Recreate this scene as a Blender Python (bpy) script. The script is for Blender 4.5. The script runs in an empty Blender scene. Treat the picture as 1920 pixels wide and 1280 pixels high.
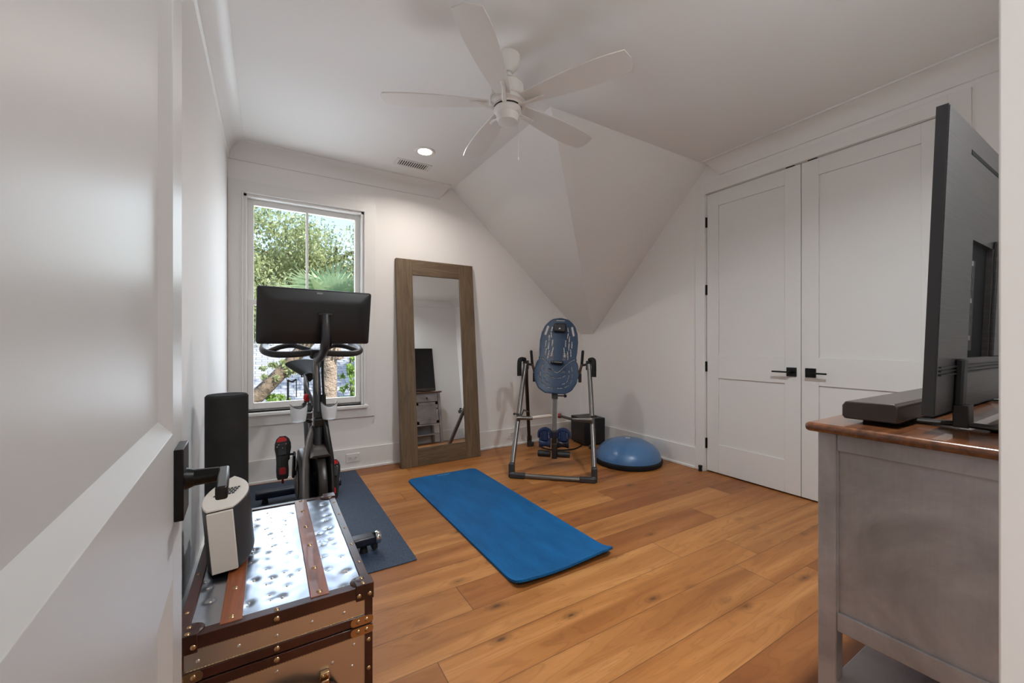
import bpy, bmesh, math, random
from mathutils import Vector, Matrix, Euler
random.seed(7)
PI = math.pi
S = bpy.context.scene
COL = S.collection

# ------------------------------------------------------------------ camera, world, sun, exposure
HC = 1.135
TH = math.radians(31.14)
FPX = 758.0
cam = bpy.data.cameras.new('camera'); camo = bpy.data.objects.new('camera', cam); COL.objects.link(camo)
cam.lens = 36.0 * FPX / 1920.0; cam.sensor_width = 36.0; cam.sensor_fit = 'HORIZONTAL'
cam.shift_y = 4.0 / 1920.0
cam.clip_start = 0.01; cam.clip_end = 200
camo.location = (0, 0, HC); camo.rotation_euler = (PI / 2, 0, -TH)
S.camera = camo
S.view_settings.view_transform = 'Standard'; S.view_settings.look = 'None'
S.view_settings.gamma = 1.0; S.view_settings.use_curve_mapping = False
S.view_settings.exposure = 1.0
S.cycles.max_bounces = 10; S.cycles.diffuse_bounces = 6; S.cycles.glossy_bounces = 5
S.cycles.transparent_max_bounces = 10; S.cycles.sample_clamp_indirect = 6.0
S.cycles.caustics_reflective = False; S.cycles.caustics_refractive = False
S.cycles.use_denoising = True

w = bpy.data.worlds.new('sky'); S.world = w; w.use_nodes = True
wn = w.node_tree; wn.nodes.clear()
sky = wn.nodes.new('ShaderNodeTexSky'); sky.sky_type = 'NISHITA'; sky.sun_disc = False
sky.sun_elevation = math.radians(42); sky.sun_rotation = math.radians(150); sky.air_density = 1.0; sky.dust_density = 0.6
bg = wn.nodes.new('ShaderNodeBackground'); bg.inputs['Strength'].default_value = 0.2
wo = wn.nodes.new('ShaderNodeOutputWorld')
wn.links.new(sky.outputs[0], bg.inputs['Color']); wn.links.new(bg.outputs[0], wo.inputs['Surface'])

sun = bpy.data.lights.new('sun', 'SUN'); sun.energy = 4.0; sun.angle = math.radians(0.6); sun.color = (1.0, 0.95, 0.87)
suno = bpy.data.objects.new('sun', sun); COL.objects.link(suno)
suno.rotation_euler = Vector((-0.45, 0.75, -0.85)).to_track_quat('-Z', 'Y').to_euler()

def area(name, loc, rot, sx, sy, energy, color, shape='RECTANGLE', spread=PI):
    l = bpy.data.lights.new(name, 'AREA'); l.shape = shape; l.size = sx; l.size_y = sy
    l.energy = energy; l.color = color; l.spread = spread
    o = bpy.data.objects.new(name, l); COL.objects.link(o); o.location = loc; o.rotation_euler = rot
    return o
po = area('window_portal', (0.29, 4.02, 1.45), (-PI / 2, 0, 0), 0.9, 1.75, 1, (1, 1, 1)); po.data.cycles.is_portal = True
# added fill lamp outside the window, strengthening the skylight
area('window_fill', (0.29, 4.06, 1.45), (-PI / 2, 0, 0), 0.86, 1.7, 9, (0.80, 0.90, 1.0))
# added fill lamp below the window, imitating sunlight bounced up from roofs and ground
area('bounce_fill', (0.35, 5.1, -0.35), (-PI + math.radians(48), 0, 0), 2.4, 1.3, 36, (0.90, 0.95, 1.0))
# recessed downlights (the fittings are built below) and an unseen fill lamp added in the hall
DL = [(1.11, 3.227), (1.45, 0.40)]
for i, (x, y) in enumerate(DL):
    area('downlight_lamp', (x, y, 2.705), (0, 0, 0), 0.11, 0.11, (5, 19)[i], ((1.0, 0.93, 0.86), (0.90, 0.96, 1.0))[i], 'DISK', math.radians(150))
area('hall_fill', (-0.38, -0.95, 2.35), (0, 0, 0), 0.45, 0.45, 15, (0.97, 0.99, 1.0), 'DISK')

# ------------------------------------------------------------------ helpers
def rgb(r, g, b):
    f = lambda c: (c / 255 / 12.92) if c / 255 <= 0.04045 else ((c / 255 + 0.055) / 1.055) ** 2.4
    return (f(r), f(g), f(b), 1)

class NT:
    def __init__(s, name):
        s.m = bpy.data.materials.new(name); s.m.use_nodes = True
        s.t = s.m.node_tree; s.b = s.t.nodes['Principled BSDF']
    def n(s, typ, **kw):
        nd = s.t.nodes.new('ShaderNode' + typ)
        for k, v in kw.items(): setattr(nd, k, v)
        return nd
    def l(s, a, b): s.t.links.new(a, b)
    def coord(s, scale=(1, 1, 1), rot=(0, 0, 0)):
        c = s.n('TexCoord'); mp = s.n('Mapping'); mp.inputs['Scale'].default_value = scale
        mp.inputs['Rotation'].default_value = rot
        s.l(c.outputs['Object'], mp.inputs[0]); return mp.outputs[0]
    def noise(s, vec, scale, detail=4, rough=0.55, dist=0.0):
        n = s.n('TexNoise'); n.inputs['Scale'].default_value = scale; n.inputs['Detail'].default_value = detail
        n.inputs['Roughness'].default_value = rough; n.inputs['Distortion'].default_value = dist
        if vec is not None: s.l(vec, n.inputs['Vector'])
        return n.outputs['Fac']
    def ramp(s, fac, stops):
        r = s.n('ValToRGB'); e = r.color_ramp.elements
        while len(e) < len(stops): e.new(0.5)
        for i, (p, c) in enumerate(stops): e[i].position = p; e[i].color = c
        s.l(fac, r.inputs[0]); return r.outputs[0]
    def math(s, op, a, b=None):
        m = s.n('Math', operation=op)
        for i, v in enumerate((a, b)):
            if v is None: continue
            if isinstance(v, (int, float)): m.inputs[i].default_value = v
            else: s.l(v, m.inputs[i])
        return m.outputs[0]
    def mix(s, fac, a, b, mode='MIX'):
        m = s.n('Mix', data_type='RGBA', blend_type=mode)
        for i, v in ((0, fac), (6, a), (7, b)):
            if isinstance(v, (int, float)): m.inputs[i].default_value = v
            elif isinstance(v, tuple): m.inputs[i].default_value = v
            else: s.l(v, m.inputs[i])
        return m.outputs[2]
    def bump(s, h, strength=0.2, dist=0.01):
        b = s.n('Bump'); b.inputs['Strength'].default_value = strength; b.inputs['Distance'].default_value = dist
        s.l(h, b.inputs['Height']); s.l(b.outputs[0], s.b.inputs['Normal'])

def P(name, col, rough=0.5, metal=0.0, spec=0.5, bump=None, var=0.0, coat=0.0):
    k = NT(name); k.b.inputs['Roughness'].default_value = rough; k.b.inputs['Metallic'].default_value = metal
    k.b.inputs['Specular IOR Level'].default_value = spec; k.b.inputs['Coat Weight'].default_value = coat
    k.b.inputs['Base Color'].default_value = col
    v = k.coord()
    if var:
        f = k.noise(v, 6, 5)
        a = tuple(c * (1 - var) for c in col[:3]) + (1,); b2 = tuple(min(1, c * (1 + var)) for c in col[:3]) + (1,)
        k.l(k.ramp(f, [(0.3, a), (0.7, b2)]), k.b.inputs['Base Color'])
    if bump: k.bump(k.noise(v, bump[0], 3), bump[1], bump[2] if len(bump) > 2 else 0.002)
    return k.m

M = {}
M['wall'] = P('wall_paint', rgb(234, 231, 228), 0.65, spec=0.3, bump=(220, 0.05))
M['ceil'] = P('ceiling_paint', rgb(234, 233, 231), 0.75, spec=0.2, bump=(200, 0.04))
M['trim'] = P('trim_paint', rgb(228, 226, 223), 0.38, spec=0.45)
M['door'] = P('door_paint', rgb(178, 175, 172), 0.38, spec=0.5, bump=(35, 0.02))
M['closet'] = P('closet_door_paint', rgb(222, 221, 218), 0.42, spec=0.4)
M['black'] = P('black_metal', rgb(24, 23, 22), 0.32, 0.6)
M['lever'] = P('dark_bronze_lever', rgb(52, 50, 48), 0.3, 0.9)
M['blackplastic'] = P('black_plastic', rgb(22, 22, 23), 0.42, bump=(300, 0.04))
M['darkplastic'] = P('dark_grey_plastic', rgb(44, 44, 46), 0.4, bump=(300, 0.05))
M['rubber'] = P('black_rubber', rgb(20, 20, 21), 0.7, spec=0.3, bump=(260, 0.15))
M['foam'] = P('black_foam', rgb(44, 43, 42), 0.85, spec=0.2, bump=(420, 0.5, 0.004), var=0.25)
M['steel'] = P('grey_steel_tube', rgb(112, 108, 104), 0.33, 0.85)
M['steel_dark'] = P('dark_steel_tube', rgb(60, 57, 55), 0.35, 0.7)
M['chrome'] = P('chrome', rgb(210, 210, 210), 0.12, 1.0)
M['white_plastic'] = P('white_plastic', rgb(222, 219, 214), 0.4)
M['cream_plastic'] = P('cream_plastic', rgb(214, 206, 196), 0.45)
M['fan'] = P('white_fan_enamel', rgb(222, 219, 214), 0.35)
M['red'] = P('red_plastic', rgb(205, 32, 34), 0.4)
M['darkred'] = P('dark_red_plastic', rgb(120, 22, 24), 0.4)
M['brass'] = P('aged_brass', rgb(182, 150, 112), 0.3, 1.0)
M['stitch'] = P('tan_thread', rgb(196, 160, 110), 0.7)
M['greysilver'] = P('grey_fade_frame', rgb(118, 114, 111), 0.28, 0.4, coat=0.3)
M['bosu'] = P('blue_rubber_dome', rgb(72, 112, 156), 0.33, spec=0.5, bump=(60, 0.03), coat=0.15)
M['tableblue'] = P('dark_blue_plastic', rgb(28, 54, 82), 0.42, bump=(400, 0.1))
M['cushblue'] = P('blue_padding', rgb(24, 44, 82), 0.36)
M['navy'] = P('navy_glossy', rgb(20, 24, 40), 0.3)
M['rubbertag'] = P('grey_print', rgb(150, 150, 150), 0.5)
M['bark'] = P('oak_bark', rgb(112, 98, 82), 0.9, bump=(14, 0.9, 0.05), var=0.4)
M['palmbark'] = P('palm_trunk_bark', rgb(150, 134, 120), 0.9, bump=(20, 1.0, 0.05), var=0.45)
M['ground'] = P('lawn_ground', rgb(92, 110, 64), 0.95, bump=(30, 0.6, 0.05), var=0.4)
M['housewall'] = P('grey_siding', rgb(170, 174, 178), 0.8, var=0.08)

def leafmat(name, c1, c2, c3, sc=2.5):
    k = NT(name); v = k.coord()
    k.l(k.ramp(k.noise(v, sc, 6, 0.7), [(0.3, c1), (0.5, c2), (0.7, c3)]), k.b.inputs['Base Color'])
    k.b.inputs['Roughness'].default_value = 0.5
    tr = k.n('BsdfTranslucent'); tr.inputs[0].default_value = c3
    mx = k.n('MixShader'); mx.inputs[0].default_value = 0.35
    k.l(k.b.outputs[0], mx.inputs[1]); k.l(tr.outputs[0], mx.inputs[2])
    k.l(mx.outputs[0], k.t.nodes['Material Output'].inputs['Surface'])
    return k.m
M['oakleaf'] = leafmat('oak_leaves', rgb(92, 110, 72), rgb(144, 158, 108), rgb(196, 198, 156))
M['palmleaf'] = leafmat('palm_leaves', rgb(88, 120, 92), rgb(128, 158, 116), rgb(180, 196, 150), 3)
M['vine'] = leafmat('vine_leaves', rgb(84, 124, 56), rgb(128, 160, 80), rgb(170, 196, 110))

def mat_floor():
    k = NT('oak_plank_floor'); c = k.n('TexCoord'); sp = k.n('SeparateXYZ'); k.l(c.outputs['Object'], sp.inputs[0])
    X, Y = sp.outputs[0], sp.outputs[1]
    W, L = 0.19, 1.75
    yr = k.math('DIVIDE', k.math('ADD', Y, 10.03), W); row = k.math('FLOOR', yr); fy = k.math('FRACT', yr)
    wn1 = k.n('TexWhiteNoise', noise_dimensions='1D'); k.l(row, wn1.inputs['W'])
    xr = k.math('ADD', k.math('DIVIDE', k.math('ADD', X, 20.0), L), k.math('MULTIPLY', wn1.outputs['Value'], 7.3))
    colu = k.math('FLOOR', xr); fx = k.math('FRACT', xr)
    cb = k.n('CombineXYZ'); k.l(row, cb.inputs[0]); k.l(colu, cb.inputs[1])
    wn2 = k.n('TexWhiteNoise', noise_dimensions='3D'); k.l(cb.outputs[0], wn2.inputs['Vector'])
    pv = wn2.outputs['Value']
    # grain coordinates, different on every plank
    off = k.math('MULTIPLY', pv, 57.0)
    ck = k.n('CombineXYZ'); k.l(k.math('ADD', k.math('MULTIPLY', X, 1.15), off), ck.inputs[0]); k.l(k.math('ADD', k.math('MULTIPLY', Y, 2.6), off), ck.inputs[1])
    vo = k.n('TexVoronoi'); vo.inputs['Scale'].default_value = 2.7; k.l(ck.outputs[0], vo.inputs['Vector'])
    vd = vo.outputs['Distance']
    swirl = k.math('POWER', 2.718, k.math('MULTIPLY', vd, -7.0))
    cg = k.n('CombineXYZ'); k.l(k.math('ADD', k.math('MULTIPLY', X, 0.6), off), cg.inputs[0]); k.l(k.math('MULTIPLY', Y, 6.5), cg.inputs[1]); k.l(off, cg.inputs[2])
    g0 = k.noise(cg.outputs[0], 1.5, 3, 0.5, 0.7)
    g1 = k.math('ADD', g0, k.math('MULTIPLY', swirl, 0.3))
    cf = k.n('CombineXYZ'); k.l(k.math('ADD', k.math('MULTIPLY', X, 3.0), off), cf.inputs[0]); k.l(k.math('MULTIPLY', Y, 130.0), cf.inputs[1])
    g2 = k.noise(cf.outputs[0], 1.6, 4, 0.65, 0.3)
    wv = k.math('SINE', k.math('MULTIPLY', g1, 78.0))
    base = k.ramp(g0, [(0.25, rgb(148, 96, 52)), (0.5, rgb(178, 125, 73)), (0.75, rgb(202, 150, 97))])
    tone = k.ramp(pv, [(0.0, rgb(196, 168, 142)), (0.3, rgb(228, 212, 192)), (0.6, rgb(255, 246, 230)), (0.85, rgb(235, 215, 190)), (1.0, rgb(204, 178, 156))])
    c1 = k.mix(1.0, base, tone, 'MULTIPLY')
    line = k.ramp(wv, [(0.55, (0, 0, 0, 1)), (1.0, (1, 1, 1, 1))])
    c2 = k.mix(k.math('MULTIPLY', line, 0.24), c1, rgb(112, 66, 30))
    c3 = k.mix(k.math('MULTIPLY', k.math('SUBTRACT', 1.0, k.ramp(g2, [(0.3, (0, 0, 0, 1)), (0.6, (1, 1, 1, 1))])), 0.16), c2, rgb(104, 62, 30))
    dn = k.math('ADD', vd, k.math('MULTIPLY', k.math('SUBTRACT', g2, 0.5), 0.05))
    kn = k.ramp(dn, [(0.035, (1, 1, 1, 1)), (0.07, (0.5, 0.5, 0.5, 1)), (0.2, (0, 0, 0, 1))])
    c4 = k.mix(k.math('MULTIPLY', kn, 0.85), c3, rgb(62, 36, 18))
    # joints
    ey = k.math('MINIMUM', fy, k.math('SUBTRACT', 1.0, fy)); ex = k.math('MINIMUM', fx, k.math('SUBTRACT', 1.0, fx))
    jy = k.math('LESS_THAN', ey, 0.007); jx = k.math('LESS_THAN', ex, 0.001)
    j = k.math('MAXIMUM', jy, jx)
    c5 = k.mix(k.math('MULTIPLY', j, 0.7), c4, rgb(70, 42, 22))
    k.l(c5, k.b.inputs['Base Color'])
    rr = k.math('ADD', 0.36, k.math('MULTIPLY', g2, 0.14)); k.l(rr, k.b.inputs['Roughness'])
    k.b.inputs['Specular IOR Level'].default_value = 0.4
    h = k.math('SUBTRACT', k.math('MULTIPLY', g2, 0.25), k.math('MULTIPLY', j, 1.0)); k.bump(h, 0.25, 0.0015)
    return k.m
M['floor'] = mat_floor()

def mat_wood(name, c1, c2, c3, axis='x', sc=1.0, rough=0.45, coat=0.0):
    s = {'x': (1.2, 14, 14), 'y': (14, 1.2, 14), 'z': (14, 14, 1.2)}[axis]
    k = NT(name); v = k.coord(tuple(a * sc for a in s))
    g = k.noise(v, 2.0, 6, 0.65, 1.2); g2 = k.noise(v, 9.0, 3, 0.6)
    c = k.ramp(g, [(0.3, c1), (0.5, c2), (0.7, c3)])
    c = k.mix(k.math('MULTIPLY', g2, 0.35), c, c1)
    k.l(c, k.b.inputs['Base Color']); k.b.inputs['Roughness'].default_value = rough
    k.b.inputs['Coat Weight'].default_value = coat; k.bump(g2, 0.15, 0.001)
    return k.m
M['mirrorwood'] = mat_wood('greybrown_wood', rgb(74, 58, 40), rgb(104, 84, 60), rgb(124, 104, 80), 'z', rough=0.6)
M['mirrorwood_x'] = mat_wood('greybrown_wood_cross', rgb(70, 54, 38), rgb(100, 80, 58), rgb(122, 102, 78), 'x', rough=0.6)
M['strapwood'] = mat_wood('varnished_strap_wood', rgb(92, 46, 22), rgb(136, 72, 38), rgb(160, 92, 54), 'y', rough=0.4, coat=0.15)
M['topwood'] = mat_wood('walnut_top', rgb(58, 32, 18), rgb(96, 56, 32), rgb(122, 76, 44), 'x', rough=0.25, coat=0.5)

def mat_leather():
    k = NT('dark_brown_leather'); v = k.coord()
    k.l(k.ramp(k.noise(v, 8, 5), [(0.3, rgb(40, 18, 13)), (0.7, rgb(72, 34, 24))]), k.b.inputs['Base Color'])
    k.b.inputs['Roughness'].default_value = 0.3; k.bump(k.noise(v, 160, 3), 0.15, 0.001); return k.m
M['leather'] = mat_leather()

def mat_grey_paint():
    k = NT('distressed_grey_paint'); v = k.coord()
    a = k.noise(v, 3.2, 6, 0.6, 0.6)
    c = k.ramp(a, [(0.28, rgb(122, 118, 117)), (0.5, rgb(156, 152, 152)), (0.72, rgb(182, 178, 178))])
    fine = k.noise(k.coord((60, 60, 3)), 3, 3); c = k.mix(k.math('MULTIPLY', fine, 0.16), c, rgb(84, 76, 70))
    n3 = k.noise(v, 24, 4, 0.6, 0.5)
    chip = k.ramp(n3, [(0.74, (0, 0, 0, 1)), (0.78, (1, 1, 1, 1))])
    c = k.mix(k.math('MULTIPLY', chip, 0.9), c, rgb(52, 34, 28))
    k.l(c, k.b.inputs['Base Color']); k.b.inputs['Roughness'].default_value = 0.5
    k.bump(a, 0.08, 0.002); return k.m
M['greypaint'] = mat_grey_paint()

def mat_brushed(name, c1, c2, rough, metal):
    k = NT(name); v = k.coord((1, 1, 160))
    n = k.noise(v, 2, 4, 0.6); k.l(k.ramp(n, [(0.3, c1), (0.7, c2)]), k.b.inputs['Base Color'])
    k.b.inputs['Roughness'].default_value = rough; k.b.inputs['Metallic'].default_value = metal
    k.bump(n, 0.5, 0.001); return k.m
M['tvback'] = mat_brushed('brushed_dark_plastic', rgb(58, 55, 55), rgb(84, 80, 79), 0.34, 0.15)

def mat_alu(name, tint):
    k = NT(name); v = k.coord()
    vo = k.n('TexVoronoi'); vo.inputs['Scale'].default_value = 17.0; vo.inputs['Randomness'].default_value = 0.9; k.l(v, vo.inputs['Vector'])
    dent = k.ramp(vo.outputs['Distance'], [(0.0, (0.0, 0, 0, 1)), (0.09, (0.1, 0.1, 0.1, 1)), (0.26, (0.75, 0.75, 0.75, 1)), (0.6, (1, 1, 1, 1))])
    wob = k.noise(v, 7, 3, 0.5, 0.5)
    k.l(k.mix(k.math('MULTIPLY', k.noise(k.coord((60, 3, 60)), 3, 4), 0.25), tint, rgb(150, 150, 155)), k.b.inputs['Base Color'])
    k.b.inputs['Metallic'].default_value = 1.0; k.b.inputs['Roughness'].default_value = 0.24
    k.bump(wob, 0.25, 0.003); return k.m
M['alu_top'] = mat_alu('dimpled_aluminium', rgb(188, 194, 204))
M['alu_side'] = P('brushed_aluminium', rgb(206, 200, 192), 0.34, 1.0, bump=(8, 0.12, 0.004))

def mat_glass(name, alpha=0.9, col=(1, 1, 1, 1)):
    k = NT(name); tr = k.n('BsdfTransparent'); tr.inputs[0].default_value = col
    gl = k.n('BsdfGlossy'); gl.inputs['Roughness'].default_value = 0.02
    lw = k.n('LayerWeight'); lw.inputs[0].default_value = 0.25
    f = k.math('MULTIPLY', lw.outputs['Fresnel'], 0.5)
    mx = k.n('MixShader'); k.l(f, mx.inputs[0]); k.l(tr.outputs[0], mx.inputs[1]); k.l(gl.outputs[0], mx.inputs[2])
    k.l(mx.outputs[0], k.t.nodes['Material Output'].inputs['Surface']); return k.m
M['glass'] = mat_glass('window_glass')
k = NT('frosted_clear_plastic'); k.b.inputs['Base Color'].default_value = rgb(236, 240, 242); k.b.inputs['Roughness'].default_value = 0.12
k.b.inputs['Transmission Weight'].default_value = 0.0; k.b.inputs['Alpha'].default_value = 0.62; M['cup'] = k.m
k = NT('mirror_glass'); k.b.inputs['Metallic'].default_value = 1.0; k.b.inputs['Roughness'].default_value = 0.0
k.b.inputs['Base Color'].default_value = (0.86, 0.88, 0.88, 1); M['mirror'] = k.m
k = NT('lamp_glow'); k.b.inputs['Emission Color'].default_value = (1, 0.9, 0.78, 1); k.b.inputs['Emission Strength'].default_value = 12; M['glow'] = k.m
M['screen'] = P('tv_screen', rgb(10, 10, 12), 0.12, spec=0.6)

def mat_yoga():
    k = NT('ribbed_blue_foam'); k.b.inputs['Roughness'].default_value = 0.62; k.b.inputs['Specular IOR Level'].default_value = 0.25
    c = k.n('TexCoord'); sp = k.n('SeparateXYZ'); k.l(c.outputs['Object'], sp.inputs[0])
    s = k.math('SINE', k.math('MULTIPLY', sp.outputs[0], 2 * PI / 0.0085))
    n = k.noise(k.coord((3, 1, 1)), 3, 3)
    a = k.ramp(n, [(0.3, rgb(2, 80, 130)), (0.7, rgb(8, 98, 156))])
    k.l(k.mix(k.math('MULTIPLY', k.math('ADD', s, 1.0), 0.14), a, rgb(4, 66, 112)), k.b.inputs['Base Color'])
    k.bump(s, 0.6, 0.0012); return k.m
M['yoga'] = mat_yoga()

def mat_speckle(name, c1, c2, rough=0.75):
    k = NT(name); v = k.coord()
    n = k.noise(v, 260, 2, 0.6); k.l(k.ramp(n, [(0.4, c1), (0.62, c2)]), k.b.inputs['Base Color'])
    k.b.inputs['Roughness'].default_value = rough; k.bump(n, 0.5, 0.0015); return k.m
M['bikemat'] = mat_speckle('dark_blue_vinyl_mat', rgb(30, 40, 54), rgb(62, 80, 104), 0.55)
M['bikemat'].node_tree.nodes['Principled BSDF'].inputs['Specular IOR Level'].default_value = 0.35

def mat_shingle():
    k = NT('grey_shingles'); v = k.coord()
    br = k.n('TexBrick'); k.l(v, br.inputs['Vector'])
    br.inputs['Scale'].default_value = 1.0; br.inputs['Brick Width'].default_value = 0.28; br.inputs['Row Height'].default_value = 0.13
    br.inputs['Mortar Size'].default_value = 0.008
    br.inputs['Color1'].default_value = rgb(142, 146, 152); br.inputs['Color2'].default_value = rgb(162, 164, 166); br.inputs['Mortar'].default_value = rgb(92, 96, 104)
    k.l(br.outputs[0], k.b.inputs['Base Color']); k.b.inputs['Roughness'].default_value = 0.85; return k.m
M['shingle'] = mat_shingle()

# ---- mesh building
def catmull(pts, n=6, closed=False):
    pts = [Vector(p) for p in pts]; out = []
    N = len(pts)
    for i in range(N if closed else N - 1):
        p0 = pts[(i - 1) % N] if (closed or i > 0) else pts[0]
        p1 = pts[i]; p2 = pts[(i + 1) % N]
        p3 = pts[(i + 2) % N] if (closed or i + 2 < N) else pts[-1]
        for j in range(n):
            t = j / n
            out.append(0.5 * ((2 * p1) + (p2 - p0) * t + (2 * p0 - 5 * p1 + 4 * p2 - p3) * t * t + (3 * p1 - p0 - 3 * p2 + p3) * t ** 3))
    if not closed: out.append(pts[-1])
    return out

class B:
    def __init__(s): s.bm = bmesh.new()
    def face(s, vs):
        try: return s.bm.faces.new(vs)
        except ValueError: return None
    def box(s, c, d, rot=None):
        m = Matrix.Translation(Vector(c))
        if rot: m = m @ Euler(rot).to_matrix().to_4x4()
        m = m @ Matrix.Diagonal((d[0], d[1], d[2], 1))
        bmesh.ops.create_cube(s.bm, size=1, matrix=m); return s
    def bb(s, x0, x1, y0, y1, z0, z1):
        return s.box(((x0 + x1) / 2, (y0 + y1) / 2, (z0 + z1) / 2), (abs(x1 - x0), abs(y1 - y0), abs(z1 - z0)))
    def cyl(s, p0, p1, r0, r1=None, seg=20, cap=True):
        p0, p1 = Vector(p0), Vector(p1); d = p1 - p0; r1 = r0 if r1 is None else r1
        m = Matrix.Translation((p0 + p1) / 2) @ d.to_track_quat('Z', 'Y').to_matrix().to_4x4()
        bmesh.ops.create_cone(s.bm, cap_ends=cap, segments=seg, radius1=r0, radius2=r1, depth=d.length, matrix=m); return s
    def tube(s, pts, r, seg=12, closed=False, smooth=0, flat=None, cap=True, up=None):
        if smooth: pts = catmull(pts, smooth, closed)
        pts = [Vector(p) for p in pts]; N = len(pts)
        rs = r if isinstance(r, (list, tuple)) else [r] * N
        if len(rs) != N: rs = [rs[int(round(i * (len(rs) - 1) / (N - 1)))] if False else rs[0] + (rs[-1] - rs[0]) * i / (N - 1) for i in range(N)]
        tan = []
        for i in range(N):
            a = pts[(i - 1) % N] if (closed or i > 0) else pts[0]; b = pts[(i + 1) % N] if (closed or i < N - 1) else pts[-1]
            tan.append((b - a).normalized())
        u = Vector(up) if up else (Vector((0, 0, 1)) if abs(tan[0].z) < 0.9 else Vector((1, 0, 0)))
        rings = []; nrm = (u - tan[0] * u.dot(tan[0])).normalized()
        for i in range(N):
            nrm = (nrm - tan[i] * nrm.dot(tan[i])).normalized(); bi = tan[i].cross(nrm)
            ring = []
            for j in range(seg):
                a = 2 * PI * j / seg
                fa, fb = (flat if flat else (1, 1))
                ring.append(s.bm.verts.new(pts[i] + nrm * math.cos(a) * rs[i] * fa + bi * math.sin(a) * rs[i] * fb))
            rings.append(ring)
        for i in range(N if closed else N - 1):
            A, C = rings[i], rings[(i + 1) % N]
            for j in range(seg): s.face([A[j], A[(j + 1) % seg], C[(j + 1) % seg], C[j]])
        if cap and not closed: s.face(rings[0][::-1]); s.face(rings[-1])
        return s
    def lathe(s, prof, o=(0, 0, 0), axis=(0, 0, 1), seg=32):
        q = Vector(axis).to_track_quat('Z', 'Y').to_matrix(); o = Vector(o); rings = []
        for r, z in prof:
            rings.append([s.bm.verts.new(o + q @ Vector((r * math.cos(2 * PI * j / seg), r * math.sin(2 * PI * j / seg), z))) for j in range(seg)])
        for A, C in zip(rings, rings[1:]):
            for j in range(seg): s.face([A[j], A[(j + 1) % seg], C[(j + 1) % seg], C[j]])
        if abs(prof[0][0] - prof[-1][0]) < 1e-6 and prof[0][0] > 1e-6:
            for j in range(seg): s.face([rings[-1][j], rings[-1][(j + 1) % seg], rings[0][(j + 1) % seg], rings[0][j]])
        else:
            if prof[0][0] > 1e-6: s.face(rings[0][::-1])
            if prof[-1][0] > 1e-6: s.face(rings[-1])
        bmesh.ops.remove_doubles(s.bm, verts=s.bm.verts, dist=1e-6)
        return s
    def prism(s, poly, h0, h1, mtx=None):
        """poly in local xy, extruded z h0..h1, then mtx"""
        m = mtx or Matrix.Identity(4)
        a = [s.bm.verts.new(m @ Vector((x, y, h0))) for x, y in poly]; b = [s.bm.verts.new(m @ Vector((x, y, h1))) for x, y in poly]
        s.face(a[::-1]); s.face(b); n = len(poly)
        for i in range(n): s.face([a[i], a[(i + 1) % n], b[(i + 1) % n], b[i]])
        return s
    def loft(s, rings, cap=True, closed_ring=True):
        R = [[s.bm.verts.new(Vector(p)) for p in r] for r in rings]
        for A, C in zip(R, R[1:]):
            n = len(A)
            for j in range(n if closed_ring else n - 1): s.face([A[j], A[(j + 1) % n], C[(j + 1) % n], C[j]])
        if cap and closed_ring: s.face(R[0][::-1]); s.face(R[-1])
        return s
    def quad(s, *pts):
        s.face([s.bm.verts.new(Vector(p)) for p in pts]); return s
    def ball(s, c, r, sc=(1, 1, 1), seg=16):
        bmesh.ops.create_uvsphere(s.bm, u_segments=seg, v_segments=max(6, seg // 2), radius=r,
                                  matrix=Matrix.Translation(Vector(c)) @ Matrix.Diagonal((sc[0], sc[1], sc[2], 1))); return s
    def out(s, name, mat, parent=None, bevel=0, seg=2, ang=35, label=None, recalc=True, world=False, mods=None):
        if recalc: bmesh.ops.recalc_face_normals(s.bm, faces=s.bm.faces)
        me = bpy.data.meshes.new(name); s.bm.to_mesh(me); s.bm.free()
        for p in me.polygons: p.use_smooth = True
        me.set_sharp_from_angle(angle=math.radians(ang))
        me.materials.append(M[mat] if isinstance(mat, str) else mat)
        o = bpy.data.objects.new(name, me); COL.objects.link(o)
        if parent is not None:
            o.parent = parent
            if world:
                r = parent
                while r.parent: r = r.parent
                me.transform((Matrix.Translation(r.location) @ r.rotation_euler.to_matrix().to_4x4()).inverted())
        if bevel:
            b = o.modifiers.new('bevel', 'BEVEL'); b.width = bevel; b.segments = seg; b.limit_method = 'ANGLE'; b.angle_limit = math.radians(40)
        if label: o['label'] = label
        return o

def thing(name, label, cat, loc=(0, 0, 0), rz=0, group=None, rx=0, ry=0):
    o = bpy.data.objects.new(name, None); COL.objects.link(o); o.empty_display_size = 0.1
    o.location = loc; o.rotation_euler = (rx, ry, rz); o['label'] = label; o['category'] = cat
    if group: o['group'] = group
    return o
def tag(o, label, cat, group=None, kind=None):
    o['label'] = label; o['category'] = cat
    if group: o['group'] = group
    if kind: o['kind'] = kind
    return o
def struct(o, label=None, cat=None):
    o['kind'] = 'structure'
    if label: o['label'] = label
    if cat: o['category'] = cat
    return o
def copy_part(src, parent, loc=None, rot=None):
    c = src.copy(); COL.objects.link(c); c.parent = parent
    if loc is not None: c.location = loc
    if rot is not None: c.rotation_euler = rot
    return c
def rrect(w2, h2, r, n=5):
    out = []
    for cx, cy, a0 in ((w2 - r, h2 - r, 0), (-w2 + r, h2 - r, 90), (-w2 + r, -h2 + r, 180), (w2 - r, -h2 + r, 270)):
        for i in range(n + 1):
            a = math.radians(a0 + 90 * i / n); out.append((cx + r * math.cos(a), cy + r * math.sin(a)))
    return out

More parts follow.
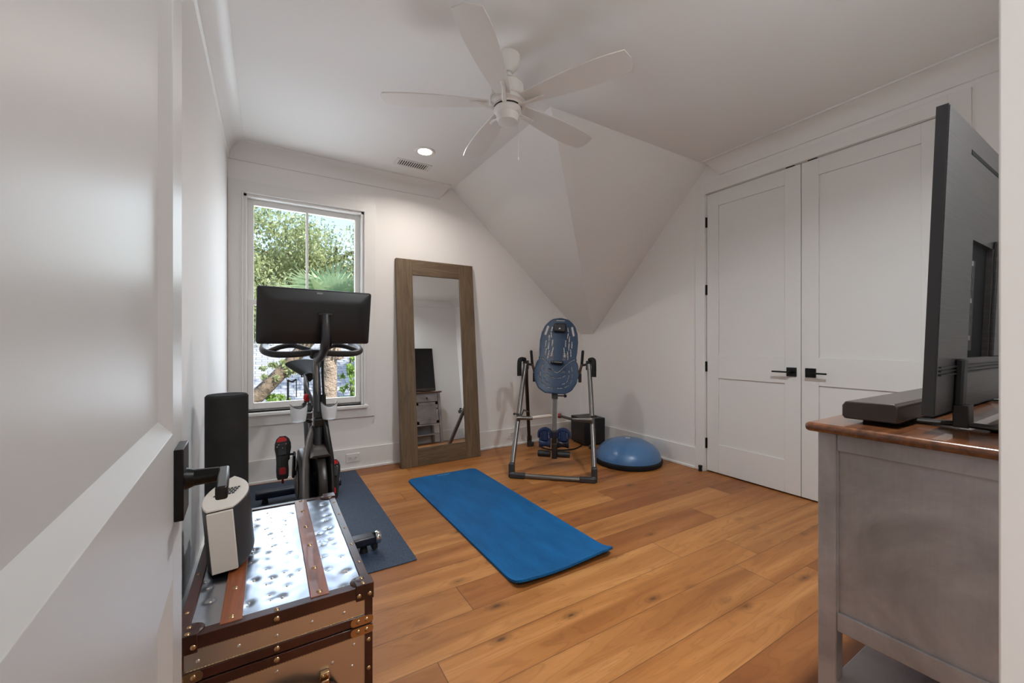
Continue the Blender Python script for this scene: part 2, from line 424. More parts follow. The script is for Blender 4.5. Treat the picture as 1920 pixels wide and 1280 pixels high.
# ------------------------------------------------------------------ room shell
XL, XR, YW, YN, ZC = -0.27, 3.345, 3.876, 0.085, 2.72
T = 0.14
SX, SY, KA = 1.62, 2.18, 0.853    # where the two roof slopes start, and the slope of the left one
o = B().bb(XL - 1.2, XR + T, -2.2, YW + T, -0.12, 0).out('floor', 'floor'); struct(o, 'oak plank floor with dark knots', 'floor')
# ceiling with two roof slopes folding down to the far right corner
zB = ZC - KA * (XR - SX); yB = SY + (ZC - zB)
b = B()
V = lambda *p: b.bm.verts.new(Vector(p))
p00, p10 = V(XL, YN, ZC), V(XR, YN, ZC); p0S, p01 = V(XL, SY, ZC), V(XL, YW, ZC)
A, pW, pR = V(SX, SY, ZC), V(SX, YW, ZC), V(XR, SY, ZC)
cr, cw = V(XR, yB, zB), V(XR, YW, zB)
for f in ([p00, p10, pR, A, p0S], [p0S, A, pW, p01], [A, cr, cw, pW], [A, pR, cr]): b.face(f)
o = b.out('ceiling', 'ceil', ang=5, recalc=False); struct(o, 'white ceiling with two roof slopes meeting in a fold', 'ceiling')
sm = o.modifiers.new('thick', 'SOLIDIFY'); sm.thickness = 0.12; sm.offset = 1
for p in o.data.polygons:
    p.use_smooth = False
if o.data.polygons[0].normal.z > 0: sm.offset = 1
else: sm.offset = -1

WX0, WX1, WZ0, WZ1 = -0.165, 0.7526, 0.58, 2.337
b = B()
b.bb(XL - T, WX0, YW, YW + T, 0, ZC + .1).bb(WX1, XR + T, YW, YW + T, 0, ZC + .1)
b.bb(WX0, WX1, YW, YW + T, 0, WZ0).bb(WX0, WX1, YW, YW + T, WZ1, ZC + .1)
struct(b.out('wall_window', 'wall'), 'white wall with the window', 'wall')
struct(B().bb(XL - T, XL, YN, YW, 0, ZC + .1).out('wall_left', 'wall'), 'white left wall behind the open door', 'wall')
CY0, CY1, CZ = 0.697, 2.186, 2.455
b = B()
b.bb(XR, XR + T, YN - .2, CY0 - .012, 0, ZC + .1).bb(XR, XR + T, CY1 + .012, YW, 0, ZC + .1).bb(XR, XR + T, CY0 - .012, CY1 + .012, CZ + .012, ZC + .1)
b.bb(XR + T, XR + T + .05, CY0 - .2, CY1 + .2, 0, ZC)
struct(b.out('wall_closet', 'wall'), 'white wall with the closet doors', 'wall')
DX0, DX1, DZ = -0.086, 0.648, 2.46
b = B()
b.bb(XL - T, DX0 - .02, -.055, YN, 0, ZC + .1).bb(DX1 + .02, XR + T, -.055, YN, 0, ZC + .1).bb(DX0 - .02, DX1 + .02, -.055, YN, DZ + .02, ZC + .1)
struct(b.out('wall_door', 'wall'), 'wall with the doorway one looks through', 'wall')
b = B()
b.bb(DX1, DX1 + .02, -.06, YN + .013, 0, DZ).bb(DX0 - .02, DX0, -.06, YN - .006, 0, DZ).bb(DX0 - .02, DX1 + .02, -.06, YN + .004, DZ, DZ + .02)
b.bb(DX1 + .02, DX1 + .095, YN, YN + .014, 0, DZ + .09).bb(DX0 - .095, DX0 - .012, YN, YN + .014, 0, DZ + .09).bb(DX0 - .095, DX1 + .095, YN, YN + .014, DZ + .005, DZ + .095)
struct(b.out('trim_doorway', 'trim', bevel=.002), 'white doorway jamb and casing', 'trim')
# hall behind the doorway
b = B().bb(-1.3, 1.9, -2.2, -2.08, 0, 2.75).bb(-1.3, -1.18, -2.2, -.055, 0, 2.75).bb(1.78, 1.9, -2.2, -.055, 0, 2.75).bb(-1.3, 1.9, -2.2, -.055, 2.72, 2.84)
struct(b.out('wall_hall', 'wall'), 'hall walls behind the doorway', 'wall')

# crown coves
def cove(n=10, p=.112, z0=2.594, z1=2.72):
    pr = [(0.0, z0 - .002), (.012, z0)]
    for i in range(n + 1):
        a = PI / 2 * i / n
        pr.append((.012 + (p - .018) * (1 - math.cos(a)), z0 + .004 + (z1 - z0 - .014) * math.sin(a)))
    pr += [(p, z1 - .01), (p, z1), (0, z1)]
    return pr
def crown(name, o0, o1, inward, cut0=0, cut1=0, miter=(0, 0)):
    """o0->o1 along the wall; cut: how far the end leans per metre of projection and height"""
    o0, o1, inw = Vector(o0), Vector(o1), Vector(inward); d = (o1 - o0).normalized()
    r0, r1 = [], []
    for q, z in cove():
        r0.append(o0 + inw * q + Vector((0, 0, z)) + d * (miter[0] * q - cut0 * (z - 2.594)))
        r1.append(o1 + inw * q + Vector((0, 0, z)) + d * (-miter[1] * q + cut1 * (z - 2.594)))
    bb_ = B().loft([r0, r1]); return struct(bb_.out(name, 'trim', ang=25), 'white cove moulding under the ceiling', 'trim')
crown('trim_crown_window', (XL, YW, 0), (1.484, YW, 0), (0, -1, 0), 0, .75, (1, 0))
crown('trim_crown_left', (XL, YN, 0), (XL, YW, 0), (1, 0, 0), miter=(1, 1))
crown('trim_crown_closet', (XR, YN, 0), (XR, 2.061, 0), (-1, 0, 0), 0, .75, (1, 0))
crown('trim_crown_door', (XL, YN, 0), (XR, YN, 0), (0, 1, 0), miter=(1, 1))

# baseboards with shoe moulding
def baseboard(name, segs):
    b = B()
    for (x0, y0, x1, y1, nx, ny) in segs:
        for th, z0, z1 in ((.016, 0.0, .19), (.03, 0.0, .02)):
            xs = sorted((x0, x1)) if nx == 0 else sorted((x0, x0 + nx * th)); ys = sorted((y0, y1)) if ny == 0 else sorted((y0, y0 + ny * th))
            b.bb(xs[0], xs[1], ys[0], ys[1], z0, z1)
    return struct(b.out(name, 'trim', bevel=.003), 'white baseboard', 'baseboard')
baseboard('baseboard_window', [(XL, YW, XR, YW, 0, -1)])
baseboard('baseboard_left', [(XL, YN, XL, YW, 1, 0)])
baseboard('baseboard_closet', [(XR, CY1 + .1, XR, YW, -1, 0), (XR, YN, XR, CY0 - .1, -1, 0)])
baseboard('baseboard_door', [(DX1 + .1, YN, XR, YN, 0, 1)])

# ------------------------------------------------------------------ window
win = struct(thing('window_1', 'white sash window with a view of trees', 'window', (0.29, YW, WZ0)))
b = B()
b.bb(XL + .003, WX0, YW - .022, YW + .01, .471, 2.435).bb(WX1, .852, YW - .022, YW + .01, .471, 2.435)
b.bb(WX0, WX1, YW - .022, YW + .01, WZ1, 2.435).bb(WX0, WX1, YW - .022, YW + .01, .471, WZ0)
b.out('casing', 'trim', win, world=True)
e = .012
def rect_ring(b, x0, x1, z0, z1, e_, ya, yb):
    q = lambda g, y: [(x0 - g, y, z0 - g), (x1 + g, y, z0 - g), (x1 + g, y, z1 + g), (x0 - g, y, z1 + g)]
    rr_ = [[b.bm.verts.new(p) for p in q(g, y)] for g, y in ((e_, ya), (e_, yb), (0, yb), (0, ya))]
    for i in range(4):
        A_, C_ = rr_[i], rr_[(i + 1) % 4]
        for j_ in range(4): b.face([A_[j_], A_[(j_ + 1) % 4], C_[(j_ + 1) % 4], C_[j_]])
b = B(); rect_ring(b, WX0, WX1, WZ0 - .01, WZ1, e, YW - .02, YW - .034)
b.out('bead', 'trim', win, bevel=.003, world=True)
B().bb(WX0 - .03, WX1 + .03, YW - .055, YW + .06, WZ0 - .028, WZ0).out('sill', 'trim', win, bevel=.005, world=True)
b = B(); j = .022
b.bb(WX0, WX0 + j, YW - .01, YW + T, WZ0, WZ1).bb(WX1 - j, WX1, YW - .01, YW + T, WZ0, WZ1).bb(WX0, WX1, YW - .01, YW + T, WZ1 - j, WZ1).bb(WX0, WX1, YW + .05, YW + T, WZ0, WZ0 + .03)
b.out('frame', 'trim', win, bevel=.002, world=True)
def sash(name, y, z0, z1, mull):
    b = B(); x0, x1, wv = WX0 + j, WX1 - j, .045
    b.bb(x0, x0 + wv, y, y + .035, z0, z1).bb(x1 - wv, x1, y, y + .035, z0, z1).bb(x0 + wv, x1 - wv, y, y + .035, z1 - .045, z1).bb(x0 + wv, x1 - wv, y, y + .035, z0, z0 + (.05 if not mull else .03))
    if mull: b.bb(.285, .303, y + .004, y + .03, z0, z1)
    s_ = b.out(name, 'trim', win, bevel=.002, world=True)
    B().bb(x0 + wv, x1 - wv, y + .016, y + .019, z0 + .03, z1 - .03).out('pane', 'glass', s_, world=True)
    return s_
sash('upper_sash', YW + .055, 1.46, WZ1 - j, True)
sash('lower_sash', YW + .018, WZ0 + .022, 1.495, False)

# ------------------------------------------------------------------ closet doors
def panel_door(b, w_, h_, th, stile=.108, rails=None, dep=.009):
    """door in local coords: x 0..w, y 0..th, z 0..h, front at y=0 and back at y=th recessed panels"""
    z = rails  # [bottom rail top, mid0, mid1, top rail bottom]
    b.bb(0, stile, 0, th, 0, h_).bb(w_ - stile, w_, 0, th, 0, h_)
    b.bb(stile, w_ - stile, 0, th, 0, z[0]).bb(stile, w_ - stile, 0, th, z[1], z[2]).bb(stile, w_ - stile, 0, th, z[3], h_)
    b.bb(stile, w_ - stile, dep, th - dep, z[0], z[1]).bb(stile, w_ - stile, dep, th - dep, z[2], z[3])
def closet(name, lab, y0, y1, hinge_y, handle_y, dirn):
    # local x runs from y1 down to y0 (world -Y), front faces -X
    t = struct(thing(name, lab, 'door', (XR + .004, y1, .012), -PI / 2))
    b = B(); W_ = y1 - y0
    panel_door(b, W_, CZ - .012, .035, .108, [.245, .822, 1.018, 2.322])
    b.out('leaf', 'closet', t, bevel=.0015)
    hx = y1 - handle_y; hz = .912
    h = B().box((hx, -.004, hz), (.066, .010, .066)).out('handle_rosette', 'black', t, bevel=.001)
    g = B().cyl((hx, -.005, hz), (hx, -.05, hz), .010)
    g.box((hx + dirn * .052, -.052, hz), (.125, .012, .012))
    g.out('lever', 'black', h, bevel=.002)
    for z in (.24, .92, 1.6, 2.2):
        B().cyl((y1 - hinge_y, -.007, z - .045), (y1 - hinge_y, -.007, z + .045), .0075).box((y1 - hinge_y, .0, z), (.022, .006, .09)).out('hinge', 'black', t)
    kx = W_ - .07 if dirn < 0 else .07
    B().box((kx, .006, CZ - .008), (.06, .02, .007)).out('ball_catch', 'black', t)
    return t
YS = 1.4415
closet('door_1', 'left closet door, white two-panel, seen whole', YS + .0025, CY1 - .001, CY1 + .004, YS + .062, -1)
closet('door_2', 'right closet door, white two-panel, half hidden by the television', CY0, YS - .0025, CY0 - .004, YS - .062, 1)
b = B()
b.bb(XR - .018, XR + .002, CY1 + .006, CY1 + .098, 0, CZ + .1).bb(XR - .018, XR + .002, CY0 - .098, CY0 - .006, 0, CZ + .1)
b.bb(XR - .018, XR + .002, CY0 - .006, CY1 + .006, CZ + .006, CZ + .1)
b.bb(XR, XR + T, CY1 + .004, CY1 + .014, 0, CZ + .01).bb(XR, XR + T, CY0 - .014, CY0 - .004, 0, CZ + .01).bb(XR, XR + T, CY0, CY1, CZ + .004, CZ + .014)
struct(b.out('trim_closet', 'trim', bevel=.0015), 'white casing around the closet doors', 'trim')
b = B().cyl((XR - .045, CY1 + .03, 0), (XR - .045, CY1 + .03, .035), .014).cyl((XR - .045, CY1 + .03, .035), (XR - .045, CY1 + .03, .05), .017)
tag(b.out('door_stop', 'rubber'), 'small black door stop on the floor by the closet door hinge', 'door stop')

# ------------------------------------------------------------------ entry door (open, at the left edge)
DW = 0.724
ed = struct(thing('door_3', 'open white panelled entry door at the left edge', 'door', (DX0 + .004, YN + .008, .012), PI / 2 + math.radians(2.7)))
b = B()   # local x = along the door away from hinge ; y>0 = towards -X (wall)
def eb(x0, x1, y0, y1, z0, z1): b.bb(x0, x1, y0, y1, z0, z1)
st = .102; hD = DZ - .02; rl = [.245, .80, 1.0, 2.32]; dep = .013
eb(0, st, 0, .035, 0, hD); eb(DW - st, DW, 0, .035, 0, hD)
for z0, z1 in ((0, rl[0]), (rl[1], rl[2]), (rl[3], hD)): eb(st, DW - st, 0, .035, z0, z1)
for z0, z1 in ((rl[0], rl[1]), (rl[2], rl[3])): eb(st, DW - st, dep, .035 - dep, z0, z1)
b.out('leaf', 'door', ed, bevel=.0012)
for z0, z1 in ((rl[0], rl[1]), (rl[2], rl[3])):       # sloped sticking round each panel
    b = B(); x0, x1, s_ = st, DW - st, .02
    o_ = [(x0, .0005, z0), (x1, .0005, z0), (x1, .0005, z1), (x0, .0005, z1)]; i_ = [(x0 + s_, dep, z0 + s_), (x1 - s_, dep, z0 + s_), (x1 - s_, dep, z1 - s_), (x0 + s_, dep, z1 - s_)]
    k_ = [(x0, dep + .001, z0), (x1, dep + .001, z0), (x1, dep + .001, z1), (x0, dep + .001, z1)]
    for q in range(4):
        r = (q + 1) % 4; b.quad(o_[q], o_[r], i_[r], i_[q])
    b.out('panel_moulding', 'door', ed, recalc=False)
hx, hz = DW - .062, .925
ro = B().box((hx, -.0055, hz), (.066, .011, .1)).out('handle_rosette', 'black', ed, bevel=.0012)
b = B(); b.cyl((hx, -.01, hz), (hx, -.05, hz - .0), .0125, .0105, 24); b.cyl((hx, -.01, hz), (hx, -.02, hz), .016, .0125, 24)
b.out('spindle', 'black', ro)
b = B(); b.box((hx - .045, -.056, hz), (.112, .014, .018)).out('lever', 'lever', ro, bevel=.003)
B().box((DW + .0005, .0175, hz), (.002, .024, .056)).out('latch_plate', 'steel', ed)
ro2 = B().box((hx, .0405, hz), (.066, .011, .1)).out('handle_rosette', 'black', ed, bevel=.0012)
B().cyl((hx, .04, hz), (hx, .08, hz), .011).box((hx - .045, .084, hz), (.112, .012, .018)).out('lever', 'lever', ro2, bevel=.002)

# ------------------------------------------------------------------ ceiling fixtures
def recessed(x, y, lab):
    t = thing('recessed_light', lab, 'ceiling light', (x, y, ZC), group=None)
    B().lathe([(.056, -.004), (.075, -.007), (.083, -.003), (.084, .0), (.056, .0)], seg=40).out('trim_ring', 'white_plastic', t)
    B().lathe([(0, -.0035), (.056, -.0035), (.056, -.001), (0, -.001)], seg=40).out('lens', 'glow', t)
    return t
recessed(DL[0][0], DL[0][1], 'lit recessed downlight in the ceiling beside the air vent')
recessed(DL[1][0], DL[1][1], 'recessed downlight above the television console')

vt = thing('air_vent', 'white slatted air register in the ceiling near the window wall', 'air vent', (1.10, 3.515, ZC))
b = B(); b.bb(-.155, .155, -.065, -.05, -.006, 0).bb(-.155, .155, .05, .065, -.006, 0).bb(-.155, -.125, -.05, .05, -.006, 0).bb(.125, .155, -.05, .05, -.006, 0)
b.out('frame', 'white_plastic', vt, bevel=.002)
B().bb(-.125, .125, -.05, .05, -.002, -.0005).out('duct_shade_plate', P('duct_shadow_metal', rgb(48, 47, 46), .8), vt)  # flat dark plate, the shade inside the duct put into its colour
b = B()
for i in range(13): b.box((-.115 + i * .0192, 0, -.0045), (.0075, .1, .0012), (0, .3, 0))
b.out('louvres', 'white_plastic', vt)

# ceiling fan
FX, FY = 1.135, 1.925
fan = thing('ceiling_fan', 'white five-blade ceiling fan with pull chain', 'ceiling fan', (FX, FY, ZC))
B().lathe([(.0, 0), (.068, 0), (.068, -.02), (.062, -.05), (.042, -.075), (.028, -.09), (.0, -.09)], seg=40).out('canopy', 'fan', fan)
B().cyl((0, 0, -.08), (0, 0, -.16), .013, .013, 24).lathe([(.02, -.092), (.026, -.10), (.02, -.112)], seg=24).out('downrod', 'fan', fan)
B().lathe([(0, -.145), (.03, -.147), (.075, -.152), (.088, -.165), (.09, -.218), (.096, -.224), (.096, -.238), (.088, -.244), (.088, -.252), (.098, -.258), (.098, -.268), (.08, -.276), (.08, -.284), (.0, -.284)], seg=48).out('motor_housing', 'fan', fan)
B().lathe([(0, -.288), (.072, -.288), (.075, -.292), (.075, -.305), (.066, -.318), (.064, -.322)], seg=40).lathe([(.0, -.322), (.062, -.322), (.062, -.34), (.055, -.362), (.03, -.372), (0, -.373)], seg=40).out('switch_housing', 'fan', fan)
B().lathe([(.0735, -.2845), (.076, -.2845), (.076, -.2885), (.0735, -.2885)], seg=40).out('housing_gap', 'black', fan)
BZ = -.262
blade_src = iron_src = None
for i in range(5):
    a = math.radians(153.5 + 72 * i)
    if blade_src is None:
        b = B(); R0, R1 = .105, .665; rings = []
        n = 16; top = []
        outl = []
        for q in range(n + 1):
            u = q / n; r = R0 + (R1 - R0) * u
            hw = .042 + (.078 - .042) * math.sin(min(1, u / .72) * PI / 2)
            if u > .72: hw *= 1 - .16 * ((u - .72) / .28) ** 2
            outl.append((r, hw))
        poly = [(r, hw) for r, hw in outl] + [(R1 + .014, outl[-1][1] * .5), (R1 + .017, -.01)] + [(r, -hw) for r, hw in reversed(outl)]
        b.prism(poly, -.003, .003, Matrix.Rotation(math.radians(-8), 4, 'X'))
        blade_src = b.out('blade', 'fan', fan, bevel=.001); blade_src.location = (0, 0, BZ); blade_src.rotation_euler = (0, 0, a)
        b = B(); ir = []
        b.tube([(.068, 0, -.028), (.10, .004, -.03), (.13, .012, -.022), (.165, .02, -.014), (.20, .022, -.012)], [.010, .007], 10, smooth=4, flat=(.7, 1.3))
        b.ball((.20, .022, -.012), .011, (1.2, 1, .6), 10)
        iron_src = b.out('blade_iron', 'fan', fan); iron_src.location = (0, 0, BZ + .004); iron_src.rotation_euler = (0, 0, a)
    else:
        copy_part(blade_src, fan, (0, 0, BZ), (0, 0, a)); copy_part(iron_src, fan, (0, 0, BZ + .004), (0, 0, a))
b = B().cyl((.045, -.04, -.345), (.045, -.04, -.56), .0014, seg=6)
for i in range(26): b.ball((.045, -.04, -.35 - i * .0078), .0022, seg=6)
b.cyl((.045, -.04, -.56), (.045, -.04, -.578), .004, .0025, 10)
b.out('pull_chain', 'fan', fan)

# ------------------------------------------------------------------ outlets
def outlet(loc, rz, lab):
    t = thing('wall_outlet', lab, 'outlet', loc, rz)
    B().box((0, -.003, 0), (.118, .006, .074)).out('plate', 'white_plastic', t, bevel=.002)
    for sx in (-.024, .024):
        r = B().prism(rrect(.016, .0145, .011), 0, .003, Matrix.Translation((sx, -.0055, 0)) @ Matrix.Rotation(PI / 2, 4, 'X')).out('receptacle', 'white_plastic', t)
        B().box((sx, -.0088, -.006), (.007, .001, .0022)).box((sx, -.0088, .006), (.009, .001, .0022)).ball((sx + .009, -.0085, 0), .0025, seg=8).out('slots', 'blackplastic', r)
    return t
outlet((.655, YW - .016, .108), 0, 'white double outlet in the baseboard below the window')
outlet((2.345, YW - .016, .112), 0, 'white double outlet in the baseboard behind the inversion table')
outlet((XR - .016, 3.12, .112), PI / 2 + PI, 'white double outlet in the baseboard behind the blue balance dome')

# ------------------------------------------------------------------ leaning mirror
mw, mh, md = .80, 1.955, .055
mroot = Vector((1.437, 3.645, 0.0))
mt = thing('floor_mirror', 'tall mirror in a wide grey-brown wood frame leaning on the window wall', 'mirror', mroot, math.radians(.6), rx=math.radians(-5.6))
# rx about world X first: frame leans its top towards +Y
fw = .155
for x0, x1 in ((-mw / 2, -mw / 2 + fw), (mw / 2 - fw, mw / 2)): B().bb(x0, x1, 0, md, 0.002, mh).out('side_rail', 'mirrorwood', mt, bevel=.002)
for z0, z1 in ((.002, .165), (mh - .15, mh)): B().bb(-mw / 2 + fw, mw / 2 - fw, 0, md, z0, z1).out('cross_rail', 'mirrorwood_x', mt, bevel=.002)
B().bb(-mw / 2 + fw, mw / 2 - fw, .012, .018, .165, mh - .15).out('glass', 'mirror', mt)
B().bb(-mw / 2 + .01, mw / 2 - .01, md, md + .008, .02, mh - .01).out('backboard', 'cream_plastic', mt)

# ------------------------------------------------------------------ mats
def slab(name, mat, x0, x1, y0, y1, z0, th, r, curl=None, parent=None):
    """rounded-corner mat with gently rolled edge and optional curl at the near end"""
    b = B(); cx, cy = (x0 + x1) / 2, (y0 + y1) / 2; w2, h2 = (x1 - x0) / 2, (y1 - y0) / 2
    NX, NY = 14, 50
    def pt(i, jx):
        u, v = -1 + 2 * i / NX, -1 + 2 * jx / NY
        x, y = u * w2, v * h2
        dx, dy = abs(x) - (w2 - r), abs(y) - (h2 - r)
        if dx > 0 and dy > 0:
            m = max(dx, dy) / math.hypot(dx, dy)
            x = math.copysign(w2 - r + dx * m, x); y = math.copysign(h2 - r + dy * m, y)
        return x, y
    def zz(x, y):
        z = z0
        if curl: z += curl(x + cx, y + cy)
        return z
    tops, bots = [], []
    for jx in range(NY + 1):
        tops.append([]); bots.append([])
        for i in range(NX + 1):
            x, y = pt(i, jx); z = zz(x, y)
            tops[-1].append(b.bm.verts.new((x + cx, y + cy, z + th))); bots[-1].append(b.bm.verts.new((x + cx, y + cy, z)))
    for jx in range(NY):
        for i in range(NX):
            b.face([tops[jx][i], tops[jx][i + 1], tops[jx + 1][i + 1], tops[jx + 1][i]])
            b.face([bots[jx][i], bots[jx + 1][i], bots[jx + 1][i + 1], bots[jx][i + 1]])
    ring = [(0, i) for i in range(NX)] + [(q, NX) for q in range(NY)] + [(NY, i) for i in range(NX, 0, -1)] + [(q, 0) for q in range(NY, 0, -1)]
    for a in range(len(ring)):
        p, q = ring[a], ring[(a + 1) % len(ring)]
        b.face([tops[p[0]][p[1]], bots[p[0]][p[1]], bots[q[0]][q[1]], tops[q[0]][q[1]]])
    return b.out(name, mat, parent, bevel=.002, ang=50)
o = slab('equipment_mat', 'bikemat', -.17, .672, 2.07, 3.815, .0005, .006, .008)
tag(o, 'dark blue-grey equipment mat on the floor under the exercise bike', 'mat')
def curl(x, y):
    t = max(0, (1.70 - y) / .14); return .034 * t * t * (1 + .25 * math.sin(x * 9))
ym = thing('yoga_mat', 'bright blue ribbed yoga mat in the middle of the floor, near end curling up', 'yoga mat', (1.29, 2.43, 0))
o = slab('pad', 'yoga', .985, 1.598, 1.565, 3.30, .0008, .015, .045, curl, ym)
o.data.transform(Matrix.Translation((-1.29, -2.43, 0)))
b = B()
for i, wd in enumerate((.012, .009, .011, .007, .012, .009, .01, .012)):
    b.bb(1.235 + i * .0135, 1.235 + i * .0135 + wd, 3.255, 3.263, .0156, .0162)
b.out('printed_mark', P('pale_blue_print', rgb(120, 176, 208), .6), ym, world=True)

# ------------------------------------------------------------------ balance dome
bs = thing('balance_dome', 'blue half-ball balance trainer on a black base near the closet', 'balance trainer', (2.955, 2.745, 0))
B().lathe([(0, .0), (.29, .0), (.31, .008), (.318, .03), (.318, .042), (.305, .05), (.0, .05)], seg=64).out('platform', 'rubber', bs)
pr = [(.303, .048)]
for i in range(1, 15):
    a = PI / 2 * i / 14; pr.append((.303 * math.cos(a) ** .9, .048 + .185 * math.sin(a)))
pr.append((0, .233))
dm = B().lathe(pr, seg=64).out('dome', 'bosu', bs)
B().lathe([(0, .232), (.022, .2335), (.024, .231)], seg=24).out('plug', 'white_plastic', dm)
B().box((.30, -.06, .028), (.05, .12, .03), (0, 0, -.2)).out('grip', 'rubber', bs, bevel=.006)

# ------------------------------------------------------------------ subwoofer and its cable
sw = thing('subwoofer', 'black cube subwoofer on the floor in the far corner', 'subwoofer', (3.150, 3.53, 0), math.radians(-10))
B().bb(-.135, .135, -.15, .15, .012, .30).out('cabinet', 'blackplastic', sw, bevel=.008)
B().bb(-.085, .02, -.153, -.149, .08, .26).out('port_frame', 'navy', sw, bevel=.002)
B().lathe([(.03, 0), (.038, .004), (.03, .008)], (-.03, -.152, .17), (0, -1, 0), 24).out('badge', 'steel_dark', sw)
for sx in (-.1, .1):
    for sy in (-.11, .11): B().cyl((sx, sy, 0), (sx, sy, .013), .015).out('foot', 'rubber', sw)
b = B().tube([(2.985, 3.44, .008), (2.80, 3.36, .008), (2.62, 3.42, .008), (2.55, 3.56, .008), (2.62, 3.72, .008), (2.75, 3.82, .008)], .007, 8, smooth=6)
tag(b.out('power_cord', 'rubber'), 'black cord curving over the floor in front of the subwoofer', 'cord')

# ------------------------------------------------------------------ inversion table
it = thing('inversion_table', 'inversion table with dark blue backrest on a grey steel A-frame', 'inversion table', (2.386, 3.109, 0), math.atan2(-.668, .744))
# local: x = width (to the right in the photo), y = away from the doorway
HW, HD, PZ = .345, .535, .93
# front frame: one bent tube
fr = [(-.30, -.06, PZ + .01), (-.315, -.14, .74), (-.345, -.50, .09), (-.335, -.525, .045), (-.30, -.54, .022), (0, -.545, .020), (.30, -.54, .022), (.335, -.525, .045), (.345, -.50, .09), (.315, -.14, .74), (.30, -.06, PZ + .01)]
B().tube(catmull(fr[:6], 5) + catmull(fr[5:], 5)[1:], .021, 16).out('front_frame', 'steel', it)
for sx in (-1, 1):
    B().tube(catmull([(sx * .30, .0, PZ - .03), (sx * .315, .12, .74), (sx * .345, .50, .09), (sx * .345, .525, .03)], 5), .019, 14).out('rear_leg', 'steel_dark', it)
for sy in (-1, 1):
    for sx in (-1, 1):
        b = B(); b.box((sx * .345, sy * .52, .06), (.05, .055, .12)); b.box((sx * (.29 if sy < 0 else .335), sy * .545, .022), (.13 if sy < 0 else .07, .05, .044))
        b.out('foot_cover', 'darkplastic', it, bevel=.01, seg=3)
for sx in (-1, 1):
    # hinge head, grip handle, spreader arm
    B().box((sx * .298, -.03, PZ), (.05, .07, .085)).cyl((sx * .33, -.03, PZ + .02), (sx * .24, -.03, PZ + .0), .011).out('pivot_bracket', 'blackplastic', it, bevel=.006)
    b = B().tube([(sx * .31, -.04, PZ + .05), (sx * .335, -.09, PZ + .055), (sx * .345, -.13, PZ + .03), (sx * .345, -.14, PZ - .10)], .022, 14, smooth=5)
    b.out('grip_handle', 'rubber', it)
    B().cyl((sx * .33, -.03, PZ + .0), (sx * .225, -.03, PZ), .005, seg=10).out('pivot_pin', 'chrome', it)
    B().tube([(sx * .245, -.045, PZ + .13), (sx * .235, -.045, PZ + .01)], .013, 12).ball((sx * .245, -.045, PZ + .13), .013).out('lock_grip', 'rubber', it)
    B().tube([(sx * .235, -.04, PZ + .01), (sx * .218, -.03, PZ - .06), (sx * .212, -.02, PZ - .13)], .008, 8, smooth=3, flat=(1.6, .6)).out('hanger_arm', P('brownish_steel', rgb(110, 92, 76), .4, .8), it)
    B().box((sx * .217, -.02, PZ - .12), (.03, .03, .085)).out('arm_clamp', 'blackplastic', it, bevel=.004)
    B().tube([(sx * .328, -.33, .42), (sx * .32, -.02, .49), (sx * .325, .30, .42)], .007, 8).out('spreader_arm', 'steel_dark', it)
    B().cyl((sx * .315, -.31, .5), (sx * .36, -.31, .5), .006, seg=10).ball((sx * .362, -.31, .5), .011).out('bolt', 'blackplastic', it)
# bed: plate leaning, follows line from foot (front, low) to head (rear, high)
bed = Matrix.Translation((0.0, -.02, PZ - .005)) @ Matrix.Rotation(math.radians(3.5), 4, 'Y') @ Matrix.Rotation(math.radians(-14), 4, 'X')   # local z up the bed, -y = front face
def bedhalf(u):   # half width along height (z)
    pts = [(-.275, .0), (-.265, .09), (-.23, .152), (-.16, .192), (-.08, .207), (.0, .197), (.055, .178), (.085, .170), (.14, .176), (.24, .178), (.32, .168), (.39, .142), (.44, .10), (.468, .06), (.475, .0)]
    for (z0, w0), (z1, w1) in zip(pts, pts[1:]):
        if z0 <= u <= z1: return w0 + (w1 - w0) * (u - z0) / (z1 - z0)
    return 0
def seam(x): return .055 - .10 * math.exp(-(x / .085) ** 2) + .04 * min(1, abs(x) / .18) - .02
def slot_lines():
    S_ = []
    for sg in (-1, 1):
        for x0, x1, z0, z1 in ((.065, .052, .10, .185), (.066, .064, .20, .26), (.098, .090, .07, .15), (.100, .098, .165, .23), (.098, .10, .245, .30), (.125, .118, .10, .17), (.128, .126, .185, .245), (.08, .084, .285, .33), (.084, .075, .345, .385)):
            S_.append((sg * x0, z0, sg * x1, z1, .0056))
        S_.append((sg * .138, .31, sg * .118, .385, .0115))
        for q in range(6): S_.append((sg * .048, .065 + q * .0125, sg * .078, .065 + q * .0125, .0034))
    S_.append((-.04, .455, .04, .455, .004))
    T_ = []
    for sg in (-1, 1):
        for q in range(3): T_.append((sg * .05, -.035 - q * .0125, sg * .08, -.035 - q * .0125, .0028))
        for ch in ([(.135, .0), (.150, -.045)], [(.153, -.07), (.153, -.11)], [(.15, -.13), (.14, -.165)], [(.128, -.18), (.09, -.205)], [(.07, -.213), (.02, -.218)], [(.118, -.04), (.12, -.06)], [(.12, -.085), (.115, -.12)], [(.112, -.135), (.10, -.155)], [(.09, -.165), (.06, -.175)], [(.09, -.085), (.06, -.107)], [(.045, -.112), (.012, -.118)]):
            T_.append((sg * ch[0][0], ch[0][1], sg * ch[1][0], ch[1][1], .0038))
    return S_, T_
SL, TL = slot_lines()
def near_seg(x, z, s):
    ax, az, bx, bz, r = s; dx, dz = bx - ax, bz - az; L2 = dx * dx + dz * dz
    t = max(0, min(1, ((x - ax) * dx + (z - az) * dz) / L2)); return math.hypot(x - ax - t * dx, z - az - t * dz) < r
